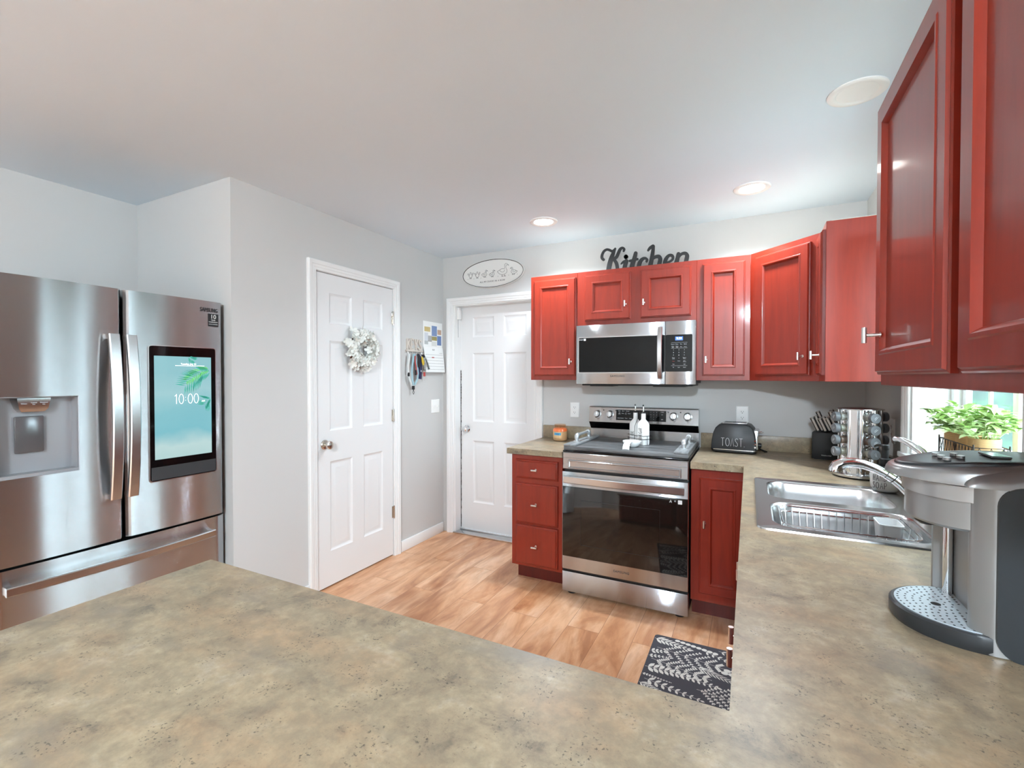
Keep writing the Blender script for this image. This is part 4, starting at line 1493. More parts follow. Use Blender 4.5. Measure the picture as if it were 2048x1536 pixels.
rr2 = []
for s, dz in ((1.0, -0.006), (1.0, 0.0005), (0.985, 0.0028), (0.94, 0.0040), (0.80, 0.0050)):
    rr2.append([(a + (1 - s) * 0.10 * (1 if a < 0 else -0.05), b * s, ZP(a) + dz) for a, b in pad])
loft(bm, rr2)
pd = obj('control_pad', bm, M['km_dark'], km, smooth=60)
bm = new()
for i, (x, y) in enumerate(((0.338, 1.170), (0.338, 1.20), (0.338, 1.23), (0.362, 1.185), (0.362, 1.217))):
    a, b = L(x, y)
    z = ZP(a) + 0.0042
    prism(bm, ellipse(a, b, 0.006, 0.009, 16), z - 0.002, z + 0.0030)
obj('buttons', bm, M['km_band'], pd)
bm = new()
a, b = L(0.415, 1.20)
z = ZP(a) + 0.0050
box(bm, a - 0.014, a + 0.014, b - 0.03, b + 0.03, z - 0.002, z + 0.0016, 0.001, 1)
obj('display', bm, mat('small_grey_display', srgb(120, 130, 130), 0.15), pd)
# brew head under the lid
bm = new()
hp = [L(a, b) for a, b in ellipse(0.374, 1.201, 0.094, 0.106, 30, 270, 90)]
prism(bm, hp, 0.2575, 0.2845)
obj('head_band', bm, M['km_band'], km, smooth=40)
bm = new()
hp = [L(a, b) for a, b in ellipse(0.374, 1.201, 0.089, 0.101, 30, 270, 90)]
hq = [L(a, b) for a, b in ellipse(0.374, 1.201, 0.084, 0.096, 30, 270, 90)]
loft(bm, [[(a, b, 0.203) for a, b in hq], [(a, b, 0.208) for a, b in hp], [(a, b, 0.2585) for a, b in hp]])
obj('brew_head', bm, M['km_silver'], km, smooth=40)
bm = new(); lathe(bm, [(0.022, 0.205), (0.020, 0.195), (0.012, 0.189), (0, 0.189)], (*L(0.318, 1.20), 0), 20)
obj('nozzle', bm, M['black'], km)
# base and drip tray
bp = [L(a, b) for a, b in ellipse(0.376, 1.188, 0.118, 0.108, 30, 270, 90)]
bq = [(a * 1.0 + 0.004, b) for a, b in bp]
bm = new()
loft(bm, [[(a * 0.96 - 0.004, b * 0.97, 0.0) for a, b in bp], [(a, b, 0.008) for a, b in bp], [(a, b, 0.030) for a, b in bp], [(a * 0.985, b * 0.98, 0.033) for a, b in bp]])
base = obj('drip_base', bm, M['km_dark'], km, smooth=40)
tp = [L(0.376 - (0.376 - a) * 0.93, 1.188 + (b - 1.188) * 0.93) for a, b in [(p[0] + 0.49, p[1] + 1.20) for p in bp]]
bm = new(); prism(bm, tp, 0.031, 0.0345)
tr = obj('drip_tray', bm, M['tray'], base, smooth=30)
bm = new()
for r_ in range(1, 9):
    rad = 0.010 + 0.0115 * r_
    cnt = max(4, int(pi * rad / 0.0125))
    for k in range(cnt):
        an = pi / 2 + pi * (k + 0.5) / cnt
        x, y = 0.376 + rad * 1.02 * cos(an), 1.188 + rad * 0.93 * sin(an)
        if (x - 0.33) ** 2 + (y - 1.19) ** 2 < 0.0115 ** 2 or rad > 0.105:
            continue
        a, b = L(x, y)
        prism(bm, ellipse(a, b, 0.0019, 0.0019, 8), 0.0343, 0.03475)
prism(bm, ellipse(*L(0.33, 1.19), 0.008, 0.008, 20), 0.0343, 0.0348)
obj('drain_holes', bm, M['dark'], tr, smooth=0)
bm = new()
tube(bm, [(*L(0.368, 1.262), 0.024), (*L(0.368, 1.262), 0.206)], 0.0085, 14)
obj('guide_tube', bm, M['chrome'], body)
# side tank panels
for y0, y1 in ((1.0725, 1.0795), (1.3235, 1.3305)):
    bm = new()
    prism(bm, [(a - 0.49, b) for a, b in rrect(0.378, 0.632, 0.0, 0.2945, 0.034, 8)], y0 - 1.20, y1 - 1.20, 'xz')
    for v in bm.verts:
        if v.co.z < 0.032:
            pass
    obj('water_tank', bm, M['km_panel'], km, smooth=40)

# ------------------------------------------------------------------ toaster
M['toast_black'] = mat('matte_black_enamel', srgb(46, 47, 49), 0.40)
to = thing('toaster', 'matte black toaster lettered TOAST beside the range', 'toaster', (-0.082, 3.235, CT), R(-4))
bm = new()
prof = [(-0.134, 0.022), (-0.131, 0.075), (-0.122, 0.125), (-0.108, 0.158), (-0.088, 0.178), (-0.06, 0.187), (0.06, 0.187), (0.088, 0.178), (0.106, 0.158), (0.118, 0.125), (0.124, 0.075), (0.126, 0.022)]
rings = []
for y, s, dz in ((0.0, 0.955, -0.006), (0.004, 0.985, -0.002), (0.012, 1.0, 0.0), (0.158, 1.0, 0.0), (0.166, 0.985, -0.002), (0.17, 0.955, -0.006)):
    rings.append([(a * s, y, 0.022 + (b - 0.022) * s) for a, b in prof])
loft(bm, rings)
shell_ = obj('shell', bm, M['toast_black'], to, smooth=45)
bm = new(); box(bm, -0.070, 0.070, 0.022, 0.148, 0.184, 0.1895, 0.002)
pl_ = obj('top_plate', bm, M['steel_h'], to)
bm = new(); box(bm, -0.062, 0.062, 0.042, 0.066, 0.1885, 0.1902); box(bm, -0.062, 0.062, 0.104, 0.128, 0.1885, 0.1902)
obj('slots', bm, M['dark'], pl_)
bm = new(); loft(bm, [[(a, b, 0.0) for a, b in rrect(-0.120, 0.114, 0.010, 0.160, 0.02)], [(a, b, 0.010) for a, b in rrect(-0.132, 0.124, 0.000, 0.170, 0.02)], [(a, b, 0.022) for a, b in rrect(-0.134, 0.126, 0.000, 0.170, 0.02)]])
obj('base', bm, M['black'], to)
bm = new(); prism(bm, rrect(-0.1365, 0.1285, -0.002, 0.172, 0.02), 0.0205, 0.0245)
obj('trim_band', bm, M['chrome'], to)
bm = new(); box(bm, 0.106, 0.1335, 0.012, 0.158, 0.03, 0.150, 0.006)
ep = obj('end_plate', bm, M['steel_h'], to)
bm = new(); tube(bm, [(0.130, 0.06, 0.132), (0.150, 0.055, 0.134), (0.158, 0.07, 0.134), (0.158, 0.10, 0.134), (0.150, 0.115, 0.134), (0.130, 0.11, 0.132)], 0.0035, 8)
obj('lever', bm, M['chrome'], ep)
bm = new(); cyl(bm, (0.133, 0.05, 0.055), (0.150, 0.05, 0.055), 0.016, 0.014, 20); cyl(bm, (0.1500, 0.05, 0.055), (0.1512, 0.05, 0.055), 0.008, seg=14)
obj('dial', bm, M['black'], ep)
bm = new()
for z in (0.046, 0.066, 0.086):
    cyl(bm, (0.118, -0.0012, z), (0.118, 0.006, z), 0.0052, seg=14)
obj('buttons', bm, M['chrome'], shell_)
bm = new(); tube(bm, [(0.12, 0.172, 0.03), (0.14, 0.185, 0.012), (0.165, 0.17, 0.006), (0.175, 0.15, 0.005), (0.165, 0.14, 0.005), (0.15, 0.155, 0.012)], 0.0045, 8)
obj('cord', bm, M['black'], to)
bm = new()
stroke_text(bm, 'TOaST.', 0.050, 0.66, 0.0012, lambda a, b: (a - 0.006, -0.0008, 0.070 + b), 0.17)
obj('lettering', bm, M['silver_ink'], to)

# ------------------------------------------------------------------ knife block
kb = thing('knife_block', 'matte black knife block in the corner of the worktop', 'knife block', (0.330, 3.235, CT), R(-12))
bm = new(); box(bm, 0, 0.150, 0, 0.115, 0.004, 0.158, 0.005); box(bm, 0.01, 0.14, 0.01, 0.105, 0.0, 0.006)
obj('block', bm, mat('block_black', srgb(25, 25, 26), 0.5), kb)
bm = new(); font_text(bm, 'KitchenAid', 0.0105, T((0.072, -0.0004, 0.026)), 0.0003)
obj('lettering', bm, M['silver_ink'], kb, smooth=0)
M['knife_steel'] = mat('knife_handle_steel', srgb(150, 142, 136), 0.3, 0.9)
rows = [  # local x, y, length, label
    (0.034, 0.022, 0.092, 'leftmost steel capped knife handle in the front row of the black knife block'),
    (0.070, 0.022, 0.088, 'middle steel capped knife handle in the front row of the black knife block'),
    (0.108, 0.022, 0.092, 'rightmost steel capped knife handle in the front row of the black knife block'),
    (0.052, 0.052, 0.100, 'left black knife handle in the middle row of the black knife block'),
    (0.088, 0.052, 0.098, 'middle black knife handle in the middle row of the black knife block'),
    (0.126, 0.052, 0.100, 'right black knife handle in the middle row of the black knife block'),
    (0.070, 0.086, 0.128, 'tall knife handle rising at the back left of the black knife block'),
    (0.132, 0.078, 0.130, 'long knife handle at the back right of the black knife block'),
    (0.142, 0.100, 0.142, 'tallest knife handle at the far back right of the black knife block'),
]
kn0 = None
lean = Vector((-0.40, -0.03, 0.916)).normalized()
for i, (x, y, ln, lab) in enumerate(rows):
    p = Matrix.Rotation(R(-12), 3, 'Z') @ Vector((x, y, 0.1582))
    k = thing('kitchen_knife', lab, 'knife', (0.330 + p.x, 3.235 + p.y, CT + p.z), R(-12), 'knives in the black block')
    side = Vector((0, 1, 0))
    fr_ = lean.cross(side).normalized()
    bm = new()
    rings = []
    for t, w, d in ((0.0, 0.010, 0.0065), (0.012, 0.0115, 0.0075), (ln * 0.5, 0.0105, 0.0075), (ln - 0.006, 0.0125, 0.0085)):
        c = lean * t
        rings.append([c + fr_ * (w * cos(a)) + side * (d * sin(a)) for a in [pi / 8 + k2 * pi / 4 for k2 in range(8)]])
    loft(bm, rings)
    obj('handle', bm, M['black'], k, smooth=50)
    bm = new()
    rings = []
    for t, w, d in ((ln - 0.006, 0.0128, 0.0088), (ln - 0.001, 0.0128, 0.0088), (ln, 0.010, 0.007)):
        c = lean * t
        rings.append([c + fr_ * (w * cos(a)) + side * (d * sin(a)) for a in [pi / 8 + k2 * pi / 4 for k2 in range(8)]])
    loft(bm, rings)
    for s in (-1,):
        q4 = []
        for t in (0.010, ln - 0.008):
            c = lean * t - side * 0.0071
            q4.append([c + fr_ * 0.006, c - fr_ * 0.006, c - fr_ * 0.005 - side * 0.0014, c + fr_ * 0.005 - side * 0.0014])
        loft(bm, q4)
    obj('steel_cap', bm, M['knife_steel'], k, smooth=40)

# ------------------------------------------------------------------ revolving spice rack and its jars
RXC, RYC = 0.478, 2.765
cdir = Vector((-RXC, -RYC)).normalized()
cang = math.atan2(cdir.y, cdir.x)
sr = thing('spice_rack', 'revolving chrome spice rack in front of the knife block', 'spice rack', (RXC, RYC, CT), 0)
bm = new(); lathe(bm, [(0.104, 0), (0.106, 0.003), (0.106, 0.006)], (0, 0, 0), 48)
obj('foot_ring', bm, M['black'], sr)
bm = new(); lathe(bm, [(0.108, 0.006), (0.112, 0.008), (0.112, 0.018), (0.108, 0.021), (0.0, 0.021)], (0, 0, 0), 56)
obj('base', bm, M['steel_h'], sr, smooth=40)
bm = new(); lathe(bm, [(0.0, 0.3235), (0.093, 0.3235), (0.0945, 0.3255), (0.094, 0.328), (0.06, 0.3325), (0.0, 0.336)], (0, 0, 0), 56)
obj('top_disc', bm, M['steel_h'], sr, smooth=40)
AZ = (-60, 30, 120, 210)
bm = new()
lathe(bm, [(0.060, 0.021), (0.060, 0.3235)], (0, 0, 0), 48, caps=False)
for a in AZ:      # curved chrome leaves left and right of each jar column
    for s in (-1, 1):
        an = cang + R(a + s * 25)
        cxl, cyl_ = 0.062 * cos(an), 0.062 * sin(an)
        lathe(bm, [(0.017, 0.021), (0.017, 0.3235)], (cxl, cyl_, 0), 20, caps=False)
core = obj('core', bm, M['chrome'], sr, smooth=60)
bm = new()
for a in AZ:
    an = cang + R(a + 45)
    m3 = Matrix.Rotation(an, 4, 'Z')
    n0 = len(bm.verts)
    vs = box(bm, 0.0835, 0.0865, -0.0125, 0.0125, 0.0212, 0.3233)
    bmesh.ops.transform(bm, matrix=m3, verts=vs)
obj('upright', bm, M['steel_h'], sr)
rowz = (0.289, 0.2335, 0.1775, 0.1215)
bm = new()
for a in AZ:
    an = cang + R(a)
    u = Vector((cos(an), sin(an), 0)); w = Vector((-sin(an), cos(an), 0))
    for z in rowz:
        tube(bm, [u * 0.066 + w * (0.0275 * cos(t)) + Vector((0, 0, z + 0.0265 * sin(t))) for t in [2 * pi * k / 20 for k in range(20)]], 0.0022, 6, closed=True)
obj('sockets', bm, M['chrome'], sr, smooth=60)
M['lid_grey'] = mat('grey_jar_lid', srgb(108, 109, 112), 0.42)
spices = [mat('spice_' + n, c, 0.8) for n, c in (('salt', srgb(222, 218, 210)), ('herb', srgb(196, 194, 178)), ('pepper', srgb(150, 122, 108)), ('seed', srgb(206, 200, 188)))]
rn = ('topmost row', 'second row from the top', 'third row from the top', 'lowest row')
cn = {-60: 'left column', 30: 'front right column', 120: 'far right column', 210: 'hidden back column'}
proto = {}
for a in AZ[:3]:
    for ri, z in enumerate(rowz):
        an = cang + R(a)
        lab = 'grey lidded spice jar, %s, %s of the chrome rack' % (rn[ri], cn[a])
        loc = (RXC + 0.064 * cos(an), RYC + 0.064 * sin(an), CT + z)
        if ri not in proto:
            j = thing('spice_jar', lab, 'jar', loc, an, 'jars in the spice rack')
            bm = new(); lathe(bm, [(0.0, -0.002), (0.019, -0.002), (0.0205, 0.001), (0.0205, 0.030), (0.018, 0.035)], (0, 0, 0), 24, 'x')
            obj('glass', bm, M['jarglass'], j)
            bm = new(); lathe(bm, [(0.0, 0.0), (0.018, 0.0), (0.018, 0.026), (0, 0.026)], (0, 0, 0), 20, 'x')
            obj('spice', bm, spices[ri], j)
            bm = new(); lathe(bm, [(0.0, 0.034), (0.0225, 0.034), (0.0228, 0.036), (0.0228, 0.052), (0.0215, 0.054), (0.0, 0.054)], (0, 0, 0), 28, 'x')
            lo = obj('lid', bm, M['lid_grey'], j)
            bm = new()
            ang = (0.9, 0.7, 0.6, 1.9)[ri]
            for s, ln in ((-0.0025, 0.010), (0.0025, 0.007)):
                p1 = Vector((0.0543, cos(ang) * -ln + -sin(ang) * s, sin(ang) * -ln + cos(ang) * s))
                p2 = Vector((0.0543, cos(ang) * ln + -sin(ang) * s, sin(ang) * ln + cos(ang) * s))
                tube(bm, [p1, p2], 0.0009, 5)
            obj('print', bm, M['paleprint'], lo)
            proto[ri] = j
        else:
            dup(proto[ri], loc, lab, (0, 0, an))

# ------------------------------------------------------------------ oil and vinegar, spoon rest, candle
BZ = 0.9415


def bottle(label, x, y, rot, word, sz):
    b = thing('cruet_bottle', label, 'bottle', (x, y, BZ), rot)
    bm = new()
    rings = []
    for w, z, r in ((0.024, 0, 0.006), (0.0275, 0.003, 0.007), (0.0285, 0.02, 0.007), (0.0285, 0.130, 0.008), (0.026, 0.142, 0.010), (0.018, 0.157, 0.012), (0.0138, 0.165, 0.0135), (0.0135, 0.200, 0.0132), (0.0125, 0.203, 0.012)):
        rings.append([(p, q_, z) for p, q_ in rrect(-w, w, -w, w, min(r, w * 0.98), 5)])
    loft(bm, rings)
    obj('bottle', bm, M['ceramic'], b, smooth=45)
    bm = new()
    stroke_text(bm, word, 0.028, sz, 0.0011, lambda a, c: (-c, -0.0291, 0.070 + a), 0.28)
    obj('lettering', bm, M['ink'], b)
    bm = new(); lathe(bm, [(0.0125, 0.2025), (0.0135, 0.206), (0.0105, 0.211), (0.006, 0.214)], (0, 0, 0), 18)
    obj('stopper', bm, M['black'], b)
    bm = new(); tube(bm, [(0, 0, 0.212), (0, 0, 0.235), (-0.002, 0, 0.248)], [0.0035, 0.003, 0.0028], 8)
    sp = obj('pourer', bm, M['chrome'], b)
    bm = new(); tube(bm, [(-0.002, 0, 0.247), (-0.0025, 0, 0.259)], [0.0045, 0.004], 10)
    obj('tip', bm, M['black'], sp)


bottle('white square bottle lettered OIL in the wire holder on the range', -0.668, 3.125, R(-34), 'OIL', 0.55)
bottle('white square bottle lettered VINEGAR in the wire holder on the range', -0.606, 3.075, R(-34), 'VINEGAR', 0.55)
ch = thing('bottle_holder', 'black wire holder round the two white bottles', 'bottle holder', (-0.637, 3.10, BZ), R(-38.9))
bm = new()
for z in (0.060, 0.040):
    tube(bm, [(a, b, z) for a, b in rrect(-0.0775, 0.0775, -0.040, 0.040, 0.012, 4)], 0.0016, 6, closed=True)
tube(bm, [(0, -0.040, 0.0595), (0, -0.040, 0.004), (0, 0.040, 0.004), (0, 0.040, 0.0595)], 0.0016, 6)
for x in (-0.0775, 0.0775):
    tube(bm, [(x, 0, 0.06), (x, 0, 0.0016), ], 0.0016, 6)
tube(bm, [(0, -0.040, 0.055), (0, -0.038, 0.12), (0, -0.014, 0.165), (-0.005, -0.004, 0.19), (-0.006, 0, 0.205), (0, 0.002, 0.222), (0.006, 0, 0.205), (0.005, 0.004, 0.19), (0, 0.014, 0.165), (0, 0.038, 0.12), (0, 0.040, 0.055)], 0.0016, 6)
obj('wire', bm, M['black'], ch)

sr_ = thing('spoon_rest', 'white ceramic spoon rest with a hanging handle on the stove cover', 'spoon rest', (-0.655, 2.962, BZ), 0)
bm = new()
N_ = 40
rings = []
for rs, z in ((0.0, 0.010), (0.50, 0.010), (0.62, 0.0115), (0.80, 0.020), (0.985, 0.034), (1.0, 0.0365), (1.02, 0.0345), (0.84, 0.014), (0.64, 0.002), (0.55, 0.0), (0.0, 0.0)):
    rings.append([(0.056 * max(rs, 0.001) * cos(2 * pi * k / N_), 0.060 * max(rs, 0.001) * sin(2 * pi * k / N_), z) for k in range(N_)])
loft(bm, rings)
obj('bowl', bm, M['ceramic'], sr_, smooth=60)
bm = new()
rings = []
for y, z, w in ((-0.040, 0.030, 0.030), (-0.062, 0.0385, 0.026), (-0.085, 0.0395, 0.0225), (-0.110, 0.036, 0.0215), (-0.130, 0.026, 0.022), (-0.141, 0.012, 0.0225), (-0.146, 0.0, 0.0225)):
    rings.append([(-w * 0.9 - 0.004, y, z), (-w * 0.5 - 0.004, y - 0.002, z + 0.004), (w * 0.5 - 0.004, y - 0.002, z + 0.004), (w * 0.9 - 0.004, y, z), (w * 0.5 - 0.004, y + 0.003, z - 0.002), (-w * 0.5 - 0.004, y + 0.003, z - 0.002)])
loft(bm, rings)
for v in bm.verts:
    v.co.z = max(v.co.z, 0.0)
obj('handle', bm, M['ceramic'], sr_, smooth=60)

M['wax'] = mat('glowing_orange_wax', srgb(226, 128, 84), 0.4, emit=srgb(236, 130, 70), estr=0.12)  # slight emission puts the candle's glow into the wax
M['wax2'] = mat('cream_wax', srgb(222, 196, 160), 0.4)
M['lab_blue'] = mat('label_blue', srgb(98, 164, 196), 0.5)
M['lab_cream'] = mat('label_cream', srgb(226, 188, 140), 0.5)
cd = thing('jar_candle', 'squat orange jar candle with a blue label on the left worktop', 'candle', (-1.272, 3.318, CT), R(12))
bm = new(); lathe(bm, [(0.0, 0.003), (0.047, 0.003), (0.052, 0.010), (0.0525, 0.040), (0.0525, 0.070), (0.0, 0.0705)], (0, 0, 0), 32)
obj('wax', bm, M['wax2'], cd)
bm = new(); lathe(bm, [(0.0, 0.0708), (0.0525, 0.0708), (0.0525, 0.084), (0.046, 0.094), (0.0, 0.094)], (0, 0, 0), 32)
obj('melted_wax', bm, M['wax'], cd)
bm = new(); lathe(bm, [(0.0, 0.0), (0.050, 0.0), (0.0555, 0.006), (0.0565, 0.030), (0.0565, 0.084), (0.052, 0.095), (0.044, 0.101), (0.0425, 0.104), (0.0445, 0.106), (0.0445, 0.121), (0.042, 0.123), (0.040, 0.121), (0.040, 0.104)], (0, 0, 0), 36, caps=False)
obj('glass', bm, pane_glass('candle_glass', (0.98, 0.86, 0.76, 1)), cd)


def arc_label(bm, rad, a0, a1, z0, z1, n=10):
    for k in range(n):
        t0, t1 = R(a0 + (a1 - a0) * k / n), R(a0 + (a1 - a0) * (k + 1) / n)
        bm.faces.new([bm.verts.new((rad * sin(t), -rad * cos(t), z)) for t, z in ((t0, z0), (t1, z0), (t1, z1), (t0, z1))])


bm = new(); arc_label(bm, 0.0569, -52, 22, 0.022, 0.068)
lb = obj('label_panel', bm, M['lab_cream'], cd, recalc=False)
bm = new(); arc_label(bm, 0.0572, -40, 16, 0.044, 0.064)
obj('label_band', bm, M['lab_blue'], lb, recalc=False)
bm = new()
ar2 = around(0.0573)
for z, w in ((0.056, 0.018), (0.052, 0.012)):
    tube(bm, [ar2(-0.012 + s, 0, z) for s in (-w, -w / 2, 0, w / 2, w)], 0.0011, 5)
obj('label_print', bm, mat('label_navy', srgb(50, 90, 150), 0.5), lb)
bm = new(); cyl(bm, (0, 0, 0.094), (0.002, 0, 0.103), 0.0012, seg=6)
obj('wick', bm, M['ink'], cd)

# ------------------------------------------------------------------ signs on the back wall
M['sign_white'] = mat('sign_white', srgb(226, 225, 221), 0.45)
ov = thing('oval_sign', 'white oval wall sign with a row of drawn ducks above the back door', 'sign', (-1.930, YB - 0.0008, 2.250), 0)
bm = new()
rings = []
for s, y in ((1.0, 0.0), (1.0, -0.014), (0.992, -0.019), (0.975, -0.021), (0.955, -0.019), (0.945, -0.014)):
    rings.append([(0.297 * s + 0 * k if False else (0.297 - 0.122 * (1 - s)) * cos(2 * pi * k / 72), y, (0.122 - 0.122 * (1 - s)) * sin(2 * pi * k / 72)) for k in range(72)])
loft(bm, rings)
obj('board', bm, M['sign_white'], ov, smooth=40)
bm = new()
tube(bm, [(0.2895 * cos(2 * pi * k / 72), -0.0165, 0.1145 * sin(2 * pi * k / 72)) for k in range(72)], 0.0027, 6, closed=True)
obj('rim_line', bm, M['ink'], ov)


def pen(bm, pts, cx, z0, s, flip=1, r=0.0011):
    P = []
    q_ = [Vector((p[0] * flip, p[1])) for p in pts]
    n = len(q_)
    for i in range(n - 1):
        p0, p1, p2, p3 = q_[max(i - 1, 0)], q_[i], q_[i + 1], q_[min(i + 2, n - 1)]
        for k in range(4):
            t = k / 4
            P.append(0.5 * ((2 * p1) + (p2 - p0) * t + (2 * p0 - 5 * p1 + 4 * p2 - p3) * t * t + (3 * p1 - p0 - 3 * p2 + p3) * t ** 3))
    P.append(q_[-1])
    tube(bm, [(cx + p.x * s, -0.0145, z0 + p.y * s) for p in P], r, 5)


def duck_side(bm, cx, z0, s, flip=1, feet=True):
    pen(bm, [(-.5, .42), (-.42, .30), (-.2, .16), (.1, .14), (.32, .26), (.36, .45), (.28, .60), (.27, .78), (.36, .86), (.52, .80), (.40, .92), (.28, .98), (.17, .90), (.15, .72), (.12, .58), (-.1, .60), (-.3, .50), (-.5, .42)], cx, z0, s, flip)
    pen(bm, [(-.28, .46), (-.1, .34), (.08, .36), (.14, .50)], cx, z0, s, flip)
    if feet:
        for x in (-.08, .14):
            pen(bm, [(x, .15), (x + .01, .03), (x + .12, .0), (x - .05, .0), (x + .01, .04)], cx, z0, s, flip)


def duck_front(bm, cx, z0, s):
    pen(bm, [(0, .95), (-.12, .85), (-.1, .70), (-.25, .50), (-.22, .25), (0, .15), (.22, .25), (.25, .50), (.1, .70), (.12, .85), (0, .95)], cx, z0, s)
    pen(bm, [(-.2, .55), (-.42, .80), (-.45, .65), (-.25, .42)], cx, z0, s)
    pen(bm, [(.2, .55), (.42, .85), (.45, .68), (.25, .42)], cx, z0, s)
    for x in (-.1, .1):
        pen(bm, [(x, .15), (x, .03), (x - .09, 0), (x + .09, 0)], cx, z0, s)


bm = new()
duck_front(bm, -0.213, -0.026, 0.058)
duck_front(bm, -0.146, -0.028, 0.058)
duck_side(bm, -0.075, -0.026, 0.060)
duck_side(bm, -0.002, -0.030, 0.058)
duck_side(bm, 0.102, -0.034, 0.105)
duck_side(bm, 0.202, -0.030, 0.064, -1)
for x in (-0.24, -0.18, -0.11, 0.055, 0.155, 0.235):
    tube(bm, [(x - 0.003, -0.0145, -0.03), (x + 0.003, -0.0145, -0.03)], 0.0012, 5)
font_text(bm, 'ALL MY DUCKS IN A ROW', 0.0185, T((0.0, -0.0146, -0.066)), 0.0003, 1.12)
obj('duck_drawing', bm, M['ink'], ov, smooth=0)

M['sign_black'] = mat('black_wood_letters', srgb(38, 39, 40), 0.55)
ks = thing('word_sign', 'black script word sign Kitchen standing on the cabinets above the microwave', 'sign', (-0.66, 3.32, UT), 0)
KST = [([(-0.2842, 0.1138), (-0.2949, 0.1285), (-0.2922, 0.1513), (-0.2792, 0.1737), (-0.2588, 0.1827), (-0.2392, 0.1765), (-0.2197, 0.1657), (-0.2062, 0.1717), (-0.1973, 0.1821)], [0.0198, 0.019, 0.0174, 0.0158, 0.0157, 0.0172, 0.0171, 0.0163, 0.0124]), ([(-0.1981, 0.1822), (-0.2112, 0.1532), (-0.2266, 0.113), (-0.2397, 0.0685), (-0.2485, 0.0157), (-0.2523, -0.0301)], [0.0116, 0.024, 0.0327, 0.0336, 0.0321, 0.0314]), ([(-0.1383, 0.1574), (-0.1346, 0.1713), (-0.1483, 0.1805), (-0.1635, 0.1711), (-0.1753, 0.1471), (-0.1879, 0.1219), (-0.2079, 0.1071)], [0.0137, 0.0167, 0.0168, 0.0214, 0.0223, 0.0216, 0.0232]), ([(-0.2079, 0.1071), (-0.1904, 0.0803), (-0.1826, 0.0471), (-0.1806, 0.0088), (-0.1766, -0.0372)], [0.0194, 0.0239, 0.0238, 0.0231, 0.0231]), ([(-0.1215, 0.1154), (-0.1207, 0.1138)], [0.0303, 0.0303]), ([(-0.157, 0.0679), (-0.1407, 0.0805), (-0.1218, 0.0867)], [0.0053, 0.0152, 0.0189]), ([(-0.1176, 0.0863), (-0.1255, 0.0619), (-0.1329, 0.0305), (-0.1384, -0.0257)], [0.0242, 0.0273, 0.0281, 0.0281]), ([(-0.0534, 0.1325), (-0.0629, 0.0944), (-0.0765, 0.0547), (-0.085, 0.0068), (-0.0893, -0.0379)], [0.0245, 0.029, 0.0321, 0.0315, 0.03]), ([(-0.0942, 0.0829), (-0.0414, 0.0897)], [0.0158, 0.0155]), ([(0.0211, 0.0664), (0.0246, 0.0789), (0.01, 0.0905), (-0.01, 0.0839), (-0.0265, 0.0605), (-0.0319, 0.0275), (-0.0281, -0.0064), (-0.0114, -0.0379)], [0.0153, 0.0167, 0.0168, 0.0227, 0.028, 0.0288, 0.0273, 0.022]), ([(0.0309, 0.141), (0.0442, 0.1567), (0.0622, 0.1666), (0.0676, 0.1659)], [0.0123, 0.0188, 0.0208, 0.0179]), ([(0.0661, 0.1642), (0.0634, 0.1315), (0.0571, 0.0881), (0.0483, 0.0449), (0.0413, 0.0014), (0.0379, -0.0426)], [0.0194, 0.023, 0.0266, 0.0296, 0.0297, 0.029]), ([(0.0572, 0.0771), (0.0804, 0.0913), (0.1036, 0.0901), (0.1126, 0.0708), (0.1067, 0.0386), (0.0976, -0.0044), (0.0953, -0.0445)], [0.013, 0.02, 0.0249, 0.0269, 0.0277, 0.0278, 0.0271]), ([(0.1567, 0.044), (0.1793, 0.0506), (0.1949, 0.0651), (0.1913, 0.0854), (0.1705, 0.0903), (0.1513, 0.07), (0.1427, 0.0401), (0.1457, 0.0052), (0.1605, -0.0254), (0.1815, -0.0419)], [0.0119, 0.0125, 0.0159, 0.0194, 0.0188, 0.0245, 0.0274, 0.0267, 0.0231, 0.0174]), ([(0.2309, 0.0933), (0.2259, 0.0688), (0.2168, 0.0338), (0.2091, -0.0086), (0.2041, -0.0514)], [0.0247, 0.0261, 0.0282, 0.0283, 0.0276]), ([(0.2293, 0.0684), (0.2497, 0.0904), (0.2735, 0.0926), (0.2854, 0.0762), (0.2805, 0.0447), (0.2733, -0.0009), (0.2691, -0.0505)], [0.0137, 0.017, 0.0203, 0.0256, 0.027, 0.0271, 0.0265])]
bm = new()
for si, (pts, ws) in enumerate(KST):
    ribbon(bm, pts, ws, 0.0003 * (si % 3), 0.012 - 0.0003 * (si % 3))
for v in bm.verts:
    v.co.z = max(v.co.z, 0.0006)
obj('letters', bm, M['sign_black'], ks, smooth=0)

# ------------------------------------------------------------------ left wall things (local x runs along the wall, -y comes off it)
M['twig'] = mat('dark_twig', srgb(70, 44, 32), 0.8)
M['petal'] = mat('white_petals', srgb(230, 230, 224), 0.6)
wr = thing('wreath', 'white blossom wreath on dark twigs hung on the pantry door', 'wreath', (XL - 0.0035, 2.455, 1.572), FACE_RIGHT)
rnd = random.Random(5)
bm = new()
for k in range(9):
    ph, a_, b_ = rnd.uniform(0, 6.28), rnd.uniform(-.012, .012), rnd.uniform(0.085, 0.115)
    tube(bm, [((b_ + 0.006 * sin(3 * t + ph)) * cos(t), -0.022 + 0.010 * sin(2 * t + ph), (b_ + 0.006 * sin(4 * t + ph)) * sin(t)) for t in [2 * pi * i / 40 for i in range(40)]], 0.0042, 6, closed=True)
obj('twig_ring', bm, M['twig'], wr)
bm = new()


